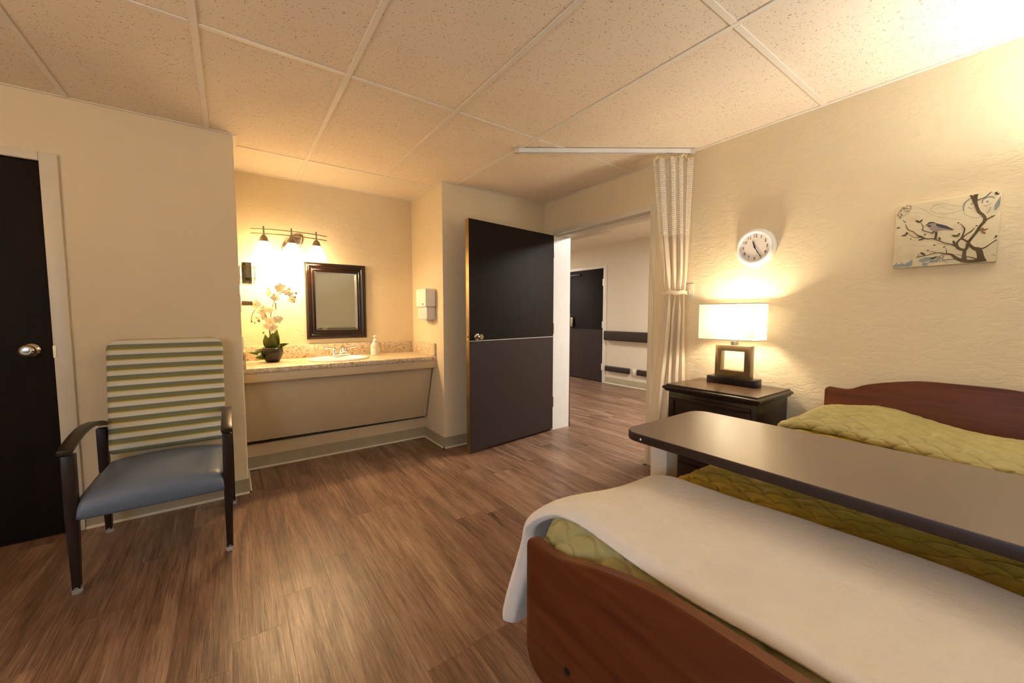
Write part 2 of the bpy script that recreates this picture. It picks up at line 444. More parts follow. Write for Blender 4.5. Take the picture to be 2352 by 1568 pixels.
class MB:
    """collects boxes, tubes, lathes, prisms in world metres and links them as ONE mesh object"""
    def __init__(s):
        s.v, s.f = [], []
    def add(s, vs, fs):
        k = len(s.v)
        s.v += [tuple(p) for p in vs]
        s.f += [tuple(i + k for i in f) for f in fs]
        return s
    def box(s, x0, x1, y0, y1, z0, z1):
        return s.add([(x0, y0, z0), (x1, y0, z0), (x1, y1, z0), (x0, y1, z0), (x0, y0, z1), (x1, y0, z1), (x1, y1, z1), (x0, y1, z1)],
                     [(3, 2, 1, 0), (4, 5, 6, 7), (0, 1, 5, 4), (1, 2, 6, 5), (2, 3, 7, 6), (3, 0, 4, 7)])
    def hexa(s, p):
        return s.add(p, [(3, 2, 1, 0), (4, 5, 6, 7), (0, 1, 5, 4), (1, 2, 6, 5), (2, 3, 7, 6), (3, 0, 4, 7)])
    def prism(s, poly, o, ax, ay, az, d):
        """polygon (a, b) placed at o + a*ax + b*ay, extruded by d along az"""
        o, ax, ay, az = map(Vector, (o, ax, ay, az))
        n = len(poly)
        lo = [o + ax * a + ay * b for a, b in poly]
        hi = [p + az * d for p in lo]
        return s.add(lo + hi, [tuple(range(n - 1, -1, -1)), tuple(range(n, 2 * n))] + [(i, (i + 1) % n, n + (i + 1) % n, n + i) for i in range(n)])
    def tube(s, pts, r, n=10, caps=True):
        pts = [Vector(p) for p in pts]
        rs = r if isinstance(r, (list, tuple)) else [r] * len(pts)
        rings = []
        up = None
        for i, p in enumerate(pts):
            t = (pts[min(i + 1, len(pts) - 1)] - pts[max(i - 1, 0)]).normalized()
            if up is None:
                up = Vector((0, 0, 1)) if abs(t.z) < 0.9 else Vector((1, 0, 0))
            a = t.cross(up).normalized()
            b = a.cross(t).normalized()
            up = b
            rings.append([p + (a * math.cos(2 * PI * k / n) + b * math.sin(2 * PI * k / n)) * rs[i] for k in range(n)])
        vs = [q for rg in rings for q in rg]
        fs = [(i * n + k, i * n + (k + 1) % n, (i + 1) * n + (k + 1) % n, (i + 1) * n + k) for i in range(len(pts) - 1) for k in range(n)]
        if caps:
            fs += [tuple(range(n - 1, -1, -1)), tuple(range((len(pts) - 1) * n, len(pts) * n))]
        return s.add(vs, fs)
    def lathe(s, prof, o, axis=(0, 0, 1), n=24, sx=1.0, sy=1.0):
        """profile (radius, height) spun about axis through o"""
        o, ax = Vector(o), Vector(axis).normalized()
        a = ax.orthogonal().normalized() if abs(ax.z) < 0.99 else Vector((1, 0, 0))
        b = ax.cross(a)
        vs, idx = [], []
        for r, h in prof:
            if r < 1e-6:
                idx.append([len(vs)]); vs.append(o + ax * h)
            else:
                idx.append(list(range(len(vs), len(vs) + n)))
                vs += [o + ax * h + (a * math.cos(2 * PI * k / n) * sx + b * math.sin(2 * PI * k / n) * sy) * r for k in range(n)]
        fs = []
        for p, q in zip(idx, idx[1:]):
            for k in range(n):
                k2 = (k + 1) % n
                if len(p) == 1 and len(q) > 1: fs.append((p[0], q[k2], q[k]))
                elif len(q) == 1 and len(p) > 1: fs.append((p[k], p[k2], q[0]))
                elif len(p) > 1: fs.append((p[k], p[k2], q[k2], q[k]))
        return s.add(vs, fs)
    def grid(s, P, closed_u=False, flip=False):
        """P[i][j] rows of points"""
        n, m = len(P), len(P[0])
        fs = []
        for i in range(n if closed_u else n - 1):
            i2 = (i + 1) % n
            for j in range(m - 1):
                q = (i * m + j, i2 * m + j, i2 * m + j + 1, i * m + j + 1)
                fs.append(q[::-1] if flip else q)
        return s.add([p for row in P for p in row], fs)
    def build(s, name, mat, parent=None, origin=None, bevel=0.0, seg=2, smooth=True, angle=35, fix=True, double=0.0):
        if origin is None:
            if parent is not None:
                origin = WORLD[parent.name]
            else:
                xs = list(zip(*s.v))
                origin = Vector(((min(xs[0]) + max(xs[0])) / 2, (min(xs[1]) + max(xs[1])) / 2, min(xs[2])))
        origin = Vector(origin)
        bm = bmesh.new()
        vs = [bm.verts.new(Vector(p) - origin) for p in s.v]
        for f in s.f:
            try:
                bm.faces.new([vs[i] for i in f])
            except ValueError:
                pass
        if double:
            bmesh.ops.remove_doubles(bm, verts=bm.verts, dist=double)
        if fix:
            bmesh.ops.recalc_face_normals(bm, faces=bm.faces)
        if bevel:
            es = [e for e in bm.edges if len(e.link_faces) == 2 and e.calc_face_angle(0) > R(25)]
            bmesh.ops.bevel(bm, geom=es, offset=bevel, segments=seg, profile=0.5, affect='EDGES', clamp_overlap=True)
        me = bpy.data.meshes.new(name)
        bm.to_mesh(me)
        bm.free()
        me.materials.append(mat)
        if smooth:
            me.polygons.foreach_set('use_smooth', [True] * len(me.polygons))
            me.set_sharp_from_angle(angle=R(angle))
        o = bpy.data.objects.new(name, me)
        COL.objects.link(o)
        WORLD[o.name] = origin
        if parent is not None:
            o.parent = parent
            o.location = origin - WORLD[parent.name]
        else:
            o.location = origin
        return o

def tag(o, label=None, cat=None, group=None, kind=None):
    for k, v in (('label', label), ('category', cat), ('group', group), ('kind', kind)):
        if v:
            o[k] = v
    return o

def empty(name, loc, label=None, cat=None, group=None, kind=None):
    o = bpy.data.objects.new(name, None)
    o.empty_display_size = 0.1
    COL.objects.link(o)
    o.location = loc
    WORLD[o.name] = Vector(loc)
    return tag(o, label, cat, group, kind)

def struct(o, label=None):
    o['kind'] = 'structure'
    if label:
        o['label'] = label
    return o

def rrect(x0, x1, y0, y1, r, n=6):
    pts = []
    for cx, cy, a0 in ((x1 - r, y1 - r, 0), (x0 + r, y1 - r, 90), (x0 + r, y0 + r, 180), (x1 - r, y0 + r, 270)):
        for k in range(n + 1):
            a = R(a0 + 90 * k / n)
            pts.append((cx + r * math.cos(a), cy + r * math.sin(a)))
    return pts

def smooth_poly(pts, k=4):
    """Catmull-Rom through points"""
    out = []
    n = len(pts)
    for i in range(n - 1):
        p0, p1, p2, p3 = pts[max(i - 1, 0)], pts[i], pts[i + 1], pts[min(i + 2, n - 1)]
        for j in range(k):
            t = j / k
            out.append(tuple(0.5 * (2 * b + (c - a) * t + (2 * a - 5 * b + 4 * c - d) * t * t + (3 * b - a - 3 * c + d) * t ** 3) for a, b, c, d in zip(p0, p1, p2, p3)))
    out.append(tuple(pts[-1]))
    return out

def sstep(a, b, x):
    t = min(1, max(0, (x - a) / (b - a)))
    return t * t * (3 - 2 * t)

# ------------------------------------------------------------------ the room: floor
HT = H + 0.25      # wall tops run up behind the ceiling
fl = MB()
fl.box(XW - 0.2, XN, YW - 0.2, YV + 0.3, -0.10, -0.006)
fl.box(XN, XC + 0.3, -0.8, 9.2, -0.10, -0.006)
floor = struct(fl.build('floor', M['plank'], origin=(0, 0, -0.10), smooth=False), 'brown wood-look plank floor running on into the corridor')
PW, PL = 0.181, 1.22
JOINT = {0: 1.714, 1: 1.887, 2: 2.058, 3: 1.19, 12: 2.06}
_plank_cache = {}
def plank_mesh(w_, l_):
    key = (round(w_, 3), round(l_, 3))
    if key not in _plank_cache:
        g = 0.0001
        bm = bmesh.new()
        x, y, c = w_ / 2 - g, l_ / 2 - g, 0.0004
        lo = [bm.verts.new(p) for p in ((-x, -y, -0.006), (x, -y, -0.006), (x, y, -0.006), (-x, y, -0.006))]
        md = [bm.verts.new(p) for p in ((-x, -y, -c), (x, -y, -c), (x, y, -c), (-x, y, -c))]
        hi = [bm.verts.new(p) for p in ((-x + c, -y + c, 0), (x - c, -y + c, 0), (x - c, y - c, 0), (-x + c, y - c, 0))]
        for k in range(4):
            bm.faces.new((lo[k], lo[(k + 1) % 4], md[(k + 1) % 4], md[k]))
            bm.faces.new((md[k], md[(k + 1) % 4], hi[(k + 1) % 4], hi[k]))
        bm.faces.new(hi)
        me = bpy.data.meshes.new('plank')
        bm.to_mesh(me); bm.free()
        me.materials.append(M['plank'])
        _plank_cache[key] = me
    return _plank_cache[key]
rng = random.Random(11)
k0 = math.floor((XW + 0.043) / PW)
k1 = math.ceil((XC + 0.043) / PW)
for k in range(k0, k1):
    x0, x1 = -0.043 + PW * k, -0.043 + PW * (k + 1)
    x0, x1 = max(x0, XW), min(x1, XC)
    if x1 - x0 < 0.02:
        continue
    cx = (x0 + x1) / 2
    if cx < 0.055: ya, yb = YW, YC
    elif cx < XB: ya, yb = YW, 3.62
    elif cx < XR: ya, yb = YW, YD
    elif cx < XN: ya, yb = 1.90, 3.10
    else: ya, yb = 0.2, 7.6
    j = JOINT.get(k, rng.uniform(0, PL))
    y = j - math.ceil((j - ya) / PL) * PL
    while y < yb:
        a, b = max(y, ya), min(y + PL, yb)
        if b - a > 0.05:
            o = bpy.data.objects.new('plank', plank_mesh(x1 - x0, b - a))
            COL.objects.link(o)
            o.parent = floor
            o.location = Vector((cx, (a + b) / 2, 0.0)) - WORLD['floor']
        y += PL

# ------------------------------------------------------------------ ceiling
ce = MB().box(XW - 0.2, XR + 0.02, YW - 0.2, YV + 0.2, H + 0.06, H + 0.16)
ceiling = struct(ce.build('ceiling', M['tile_plain'], origin=(0, 0, H + 0.06), smooth=False), 'suspended ceiling of fissured tiles in a painted grid')
TX = [XW, -1.86, -1.265, -0.67, -0.075, 0.508, 1.091, 1.682, XR]
TY = [YW, -1.71, -0.45, 0.812, 2.07, 3.357, YV]
T2 = 0.012
for i in range(len(TX) - 1):
    for j in range(len(TY) - 1):
        x0, x1, y0, y1 = TX[i], TX[i + 1], TY[j], TY[j + 1]
        if j == 5 and (x1 < XA or x0 > XB):
            continue
        if x0 >= XB and j == 4: y1 = YD + 0.0
        elif x1 <= XA and j == 4: y1 = YC
        if j == 5:
            x0, x1 = max(x0, XA), min(x1, XB)
        if i == 4 and j == 4:
            y1 = TY[5]
        z = H + 0.0045
        m = MB().box(x0 + 0.002, x1 - 0.002, y0 + 0.002, y1 - 0.002, z, z + 0.015)
        m.build('tile', M['tile'] if j < 5 else M['tile_plain'], ceiling, origin=((x0 + x1) / 2, (y0 + y1) / 2, z), smooth=False)
for x in TX[1:-1]:
    y1 = YV if XA < x < XB else (YC if x < XA else YD)
    y0 = YW
    MB().box(x - T2, x + T2, y0, y1, H, H + 0.004).box(x - 0.002, x + 0.002, y0, y1, H + 0.004, H + 0.06).build('main_tee', M['tee'], ceiling, bevel=0.0008, seg=1)
for y in TY[1:-1]:
    xa, xb = (XW, XR) if y < YC else (XA, XB)
    for a, b in zip([xa] + [x for x in TX[1:-1] if xa < x < xb], [x for x in TX[1:-1] if xa < x < xb] + [xb]):
        aa, bb = (a if a in (xa,) else a + T2), (b if b in (xb,) else b - T2)
        MB().box(aa + 0.0015, bb - 0.0015, y - T2, y + T2, H + 0.0004, H + 0.004).build('cross_tee', M['tee'], ceiling)
def angle_strip(x0, x1, y0, y1):
    MB().box(x0, x1, y0, y1, H - 0.0005, H + 0.0035).build('wall_angle', M['tee'], ceiling)
angle_strip(XW, XA, YC - 0.02, YC); angle_strip(XA, XB, YV - 0.02, YV); angle_strip(XB, XR, YD - 0.02, YD)
angle_strip(XR - 0.02, XR, YW, YD - 0.02); angle_strip(XB - 0.02, XB, YD, YV - 0.02); angle_strip(XA, XA + 0.02, YC, YV - 0.02)
ce2 = MB().box(XN, XC + 0.15, -0.7, 9.1, HC, HC + 0.1)
ceil2 = struct(ce2.build('ceiling', M['tile_plain'], origin=(4.2, 4, HC), smooth=False), 'corridor ceiling seen through the open doorway')
for yy in (2.6, 3.2, 3.81, 4.42, 5.03, 5.64, 6.25):
    MB().box(XN, XC, yy - 0.011, yy + 0.011, HC - 0.003, HC).build('cross_tee', M['tee'], ceil2)
MB().box(4.19, 4.214, -0.5, 9, HC - 0.0035, HC).build('main_tee', M['tee'], ceil2)

# ------------------------------------------------------------------ walls
DL0, DL1, DT = -1.70, -0.785, 2.022          # left door opening
wl = MB()
cr = 0.008
ell = [(DL1, YC), (XA - cr, YC)] + [(XA - cr + cr * math.sin(R(a)), YC + cr - cr * math.cos(R(a))) for a in (22.5, 45, 67.5)] + [(XA, YC + cr), (XA, YV + 0.12), (XA - 0.12, YV + 0.12), (XA - 0.12, YC + 0.12), (DL1, YC + 0.12)]
wl.prism(ell, (0, 0, 0), (1, 0, 0), (0, 1, 0), (0, 0, 1), HT)
wl.box(XW - 0.12, DL0, YC, YC + 0.12, 0, HT).box(DL0, DL1, YC, YC + 0.12, DT, HT).box(DL0, DL1, YC + 0.085, YC + 0.12, -0.006, DT)  # last box: added backing that blocks outside light leaking under the door
struct(wl.build('wall_left', M['wall'], origin=(0, YC, 0), angle=30), 'cream textured wall behind the striped armchair')
struct(MB().box(XA, XB, YV, YV + 0.12, 0, HT).build('wall_alcove', M['wall'], origin=(0, YV, 0), smooth=False), 'cream textured wall behind the mirror')
struct(MB().box(XA, XB, 3.63, 3.66, 0, 0.196).build('wall_kneespace', M['vanity'], origin=(0, 3.63, 0), smooth=False), 'painted panel wall below the vanity')
struct(MB().box(XB, XN, YD, YV + 0.12, 0, HT).build('wall_pier', M['wall'], origin=(XB, YD, 0), bevel=0.007, seg=2), 'cream textured pier between the vanity alcove and the open door')
DY0, DY1, DZ = 1.905, 3.060, 2.032           # entry opening
wr = MB()
wr.box(XR, XN, YW - 0.12, DY0 - 0.02, 0, HT).box(XR, XN, DY1 + 0.03, YD, 0, HT).box(XR, XN, DY0 - 0.02, DY1 + 0.03, DZ + 0.02, HT)
struct(wr.build('wall_right', M['wall'], origin=(XR, 0, 0), smooth=False), 'cream textured headboard wall with the entry doorway')
struct(MB().box(XW - 0.12, XR, YW - 0.12, YW, 0, HT).build('wall_front', M['wall'], origin=(0, YW, 0), smooth=False))
WY0, WY1, WZ0, WZ1 = -1.5, 0.3, 0.85, 2.0
wb = MB().box(XW - 0.12, XW, YW, WY0, 0, HT).box(XW - 0.12, XW, WY1, YC, 0, HT).box(XW - 0.12, XW, WY0, WY1, 0, WZ0).box(XW - 0.12, XW, WY0, WY1, WZ1, HT)
struct(wb.build('wall_rear', M['wall'], origin=(XW, 0, 0), smooth=False))
wn = empty('window_1', (XW, -0.6, WZ0), kind='structure')
for a, b, c, d in ((WY0, WY1, WZ0, WZ0 + 0.05), (WY0, WY1, WZ1 - 0.05, WZ1), (WY0, WY0 + 0.05, WZ0 + 0.05, WZ1 - 0.05), (WY1 - 0.05, WY1, WZ0 + 0.05, WZ1 - 0.05), (-0.625, -0.575, WZ0 + 0.05, WZ1 - 0.05)):
    MB().box(XW - 0.09, XW - 0.02, a, b, c, d).build('window_frame', M['trim_white'], wn)
for a, b in ((WY0 + 0.05, -0.625), (-0.575, WY1 - 0.05)):
    MB().box(XW - 0.06, XW - 0.055, a, b, WZ0 + 0.05, WZ1 - 0.05).build('pane', M['glass'], wn)

# corridor shell
D3A, D3B, D3T = 4.735, 5.600, 2.045
wc = MB().box(XC, XC + 0.12, -0.7, D3A, 0, HC + 0.1).box(XC, XC + 0.12, D3B, 9.1, 0, HC + 0.1).box(XC, XC + 0.12, D3A, D3B, D3T, HC + 0.1).box(XC + 0.085, XC + 0.12, D3A, D3B, -0.006, D3T)  # last box: unseen backing added behind the leaf to stop the light leak
struct(wc.build('wall_corridor', M['wall_corr'], origin=(XC, 0, 0), smooth=False), 'pale corridor wall with dark handrails')
struct(MB().box(XN - 0.12, XN, YV + 0.12, 9.1, 0, HC + 0.1).build('wall_corridor', M['wall_corr'], origin=(XN, 6, 0), smooth=False))
struct(MB().box(XN, XC, 9.1, 9.2, 0, HC + 0.1).box(XN, XC, -0.8, -0.7, 0, HC + 0.1).build('wall_corridor', M['wall_corr'], origin=(4.2, 4, 0), smooth=False))

# ------------------------------------------------------------------ baseboards (coved vinyl)
BP = [(0, 0), (0.016, 0), (0.016, 0.004), (0.010, 0.010), (0.006, 0.022), (0.0045, 0.098), (0.003, 0.100), (0, 0.100)]
BT = [(0, 0), (0.0175, 0), (0.0175, 0.006), (0.010, 0.0125), (0, 0.0125)]  # pale toe strip: light caught by the cove flare, put into its colour
def base(name, runs, label, top=0.100, toe_mat=None):
    o = None
    for (p, q, nrm) in runs:
        p, q, nrm = Vector((*p, 0.0005)), Vector((*q, 0.0005)), Vector((*nrm, 0))
        prof = [(a, b * top / 0.1) for a, b in BP]
        m = MB().prism(prof, p, nrm, (0, 0, 1), (q - p).normalized(), (q - p).length)
        t = MB().prism(BT, p, nrm, (0, 0, 1), (q - p).normalized(), (q - p).length)
        if o is None:
            o = struct(m.build(name, M['base'], origin=p), label)
        else:
            m.build('base_run', M['base'], o)
        t.build('toe_highlight', toe_mat or M['trim'], o)
base('baseboard_left', [((DL1 + 0.07, YC), (XA + 0.004, YC), (0, -1)), ((XA, YC), (XA, 3.63), (1, 0))], 'grey tan vinyl base under the armchair wall')
base('baseboard_alcove', [((XA, 3.63), (XB, 3.63), (0, -1))], 'grey tan vinyl base below the vanity')
base('baseboard_pier', [((XB, 3.63), (XB, YD), (-1, 0)), ((XB - 0.004, YD), (XR, YD), (0, -1))], 'grey tan vinyl base around the pier')
base('baseboard_right', [((XR, 1.84), (XR, YW), (-1, 0))], 'vinyl base on the headboard wall')
base('baseboard_corridor', [((XC, 4.665), (XC, 1.0), (-1, 0)), ((XC, 8), (XC, 5.67), (-1, 0))], 'pale coved base along the corridor wall', 0.115)

# ------------------------------------------------------------------ doors and frames
def jamb(mb, a):
    mb.box(*a)
# left door: dark flush leaf with a white frame
t1 = MB()
t1.box(DL1, DL1 + 0.068, YC - 0.016, YC + 0.08, 0, DT + 0.046).box(DL0 - 0.068, DL0, YC - 0.016, YC + 0.08, 0, DT + 0.046).box(DL0, DL1, YC - 0.016, YC + 0.08, DT, DT + 0.046)
struct(t1.build('trim_1', M['trim'], origin=(DL1, YC, 0), bevel=0.004), 'pale painted frame of the dark left door')
d1 = struct(MB().box(DL0 + 0.004, DL1 - 0.004, YC + 0.004, YC + 0.048, 0.006, DT - 0.004).build('door_1', M['door'], origin=(DL0, YC, 0), bevel=0.002), 'dark brown flush door at the left edge of the room')
def knob(parent, o, axis, mat, r=0.030):
    k = MB().lathe([(0, 0), (r * 1.1, 0), (r * 1.12, 0.004), (r * 0.9, 0.010), (r * 0.5, 0.013)], o, axis).build('rose', mat, parent)
    MB().lathe([(r * 0.42, 0.010), (r * 0.40, 0.030), (r * 0.62, 0.036), (r * 0.92, 0.044), (r, 0.054), (r * 0.93, 0.064), (r * 0.62, 0.071), (r * 0.50, 0.071), (r * 0.46, 0.069), (0, 0.070)], o, axis).build('knob', mat, parent)
knob(d1, (-0.867, YC + 0.006, 1.03), (0, -1, 0), M['knob'])
MB().box(DL1 - 0.001, DL1 + 0.010, YC - 0.018, YC - 0.015, 0.985, 1.050).build('strike_plate', M['brass'], d1)

# entry frame
t2 = MB()
t2.box(XR - 0.008, XN + 0.004, DY0 - 0.045, DY0, 0, DZ + 0.045).box(XR - 0.008, XN + 0.004, DY1, DY1 + 0.040, 0, DZ + 0.045).box(XR - 0.008, XN + 0.004, DY0, DY1, DZ, DZ + 0.045)
t2.box(XR + 0.055, XR + 0.085, DY0, DY0 + 0.014, 0, DZ).box(XR + 0.055, XR + 0.085, DY0, DY1, DZ - 0.016, DZ)
struct(t2.build('trim_2', M['trim'], origin=(XR, DY0, 0), bevel=0.003), 'cream painted frame of the entry doorway')
struct(MB().box(XR + 0.012, XN + 0.002, DY1 - 0.004, DY1 + 0.0, 0, DZ - 0.004).build('trim_3', M['trim_white'], origin=(XR + 0.1, DY1, 0)), 'white painted hinge-side jamb beside the open door')
# open entry leaf
Fp, Hp = Vector((1.642, 2.905, 0)), Vector((2.712, 3.037, 0))
ld = (Hp - Fp).normalized()
ln = Vector((-ld.y, ld.x, 0))          # into the leaf, away from the camera
LL = (Hp - Fp).length
def leaf(mb, s0, s1, d0, d1_, z0, z1):
    P = [Fp + ld * s + ln * d + Vector((0, 0, z)) for z in (z0, z1) for (s, d) in ((s0, d0), (s1, d0), (s1, d1_), (s0, d1_))]
    return mb.hexa(P)
d2 = struct(leaf(MB(), 0, LL, 0.002, 0.045, 0.020, 2.024).build('door_2', M['door'], origin=Hp, bevel=0.0015), 'dark brown entry door standing open beside the pier')
leaf(MB(), 0.002, LL - 0.004, -0.0005, 0.0025, 0.024, 0.990).build('kick_plate', M['kick'], d2)['label'] = 'plum brown lower half of the door'
leaf(MB(), 0.002, LL - 0.004, -0.0018, 0.0025, 0.990, 0.9945).build('seam_strip', M['trim_white'], d2)
leaf(MB(), -0.0012, 0.001, 0.001, 0.044, 0.022, 2.022).build('edge_strip', M['door_edge'], d2)['label'] = 'brassy free edge of the door'
leaf(MB(), -0.003, 0.0, 0.010, 0.035, 0.995, 1.065).build('latch_plate', M['brass'], d2)
leaf(MB(), -0.010, -0.002, 0.017, 0.029, 1.018, 1.040).build('latch_bolt', M['knob'], d2)
knob(d2, tuple(Fp + ld * 0.082 + ln * 0.001 + Vector((0, 0, 1.028))), tuple(-ln), M['knob'], 0.027)
knob(d2, tuple(Fp + ld * 0.082 + ln * 0.046 + Vector((0, 0, 1.028))), tuple(ln), M['knob'], 0.027)
for z in (0.25, 1.02, 1.80):
    MB().lathe([(0, 0), (0.007, 0), (0.007, 0.11), (0, 0.11)], Hp + ln * 0.004 + ld * 0.004 + Vector((0, 0, z)), n=10).build('hinge', M['knob'], d2)

# corridor door
t4 = MB()
t4.box(XC - 0.014, XC + 0.08, D3A - 0.066, D3A, 0, D3T + 0.055).box(XC - 0.014, XC + 0.08, D3B, D3B + 0.066, 0, D3T + 0.055).box(XC - 0.014, XC + 0.08, D3A, D3B, D3T, D3T + 0.055)
struct(t4.build('trim_4', M['trim_white'], origin=(XC, D3A, 0), bevel=0.004), 'white frame of the corridor door')
d3 = struct(MB().box(XC + 0.002, XC + 0.046, D3A + 0.004, D3B - 0.004, 0.006, D3T - 0.004).build('door_3', M['door'], origin=(XC, D3A, 0), bevel=0.002), 'dark door across the corridor')
MB().box(XC + 0.0, XC + 0.003, D3A + 0.008, D3B - 0.008, 0.016, 0.95).build('kick_plate', M['kick'], d3)
for z in (0.276, 1.040, 1.795):
    MB().box(XC - 0.006, XC + 0.004, D3A - 0.004, D3A + 0.026, z - 0.06, z + 0.06).build('hinge', M['trim_white'], d3, bevel=0.002)
MB().box(XC - 0.035, XC + 0.001, 5.475, 5.552, 0.985, 1.165).build('keypad_lock', M['nickel'], d3, bevel=0.010, seg=3)
MB().tube([(XC - 0.03, 5.51, 1.03), (XC - 0.075, 5.51, 1.03), (XC - 0.078, 5.44, 1.03)], 0.011, 10).build('lever', M['nickel'], d3)
MB().box(XC - 0.02, XC + 0.001, 5.30, 5.58, 1.955, 1.985).build('door_closer', M['steel_dark'], d3, bevel=0.003)

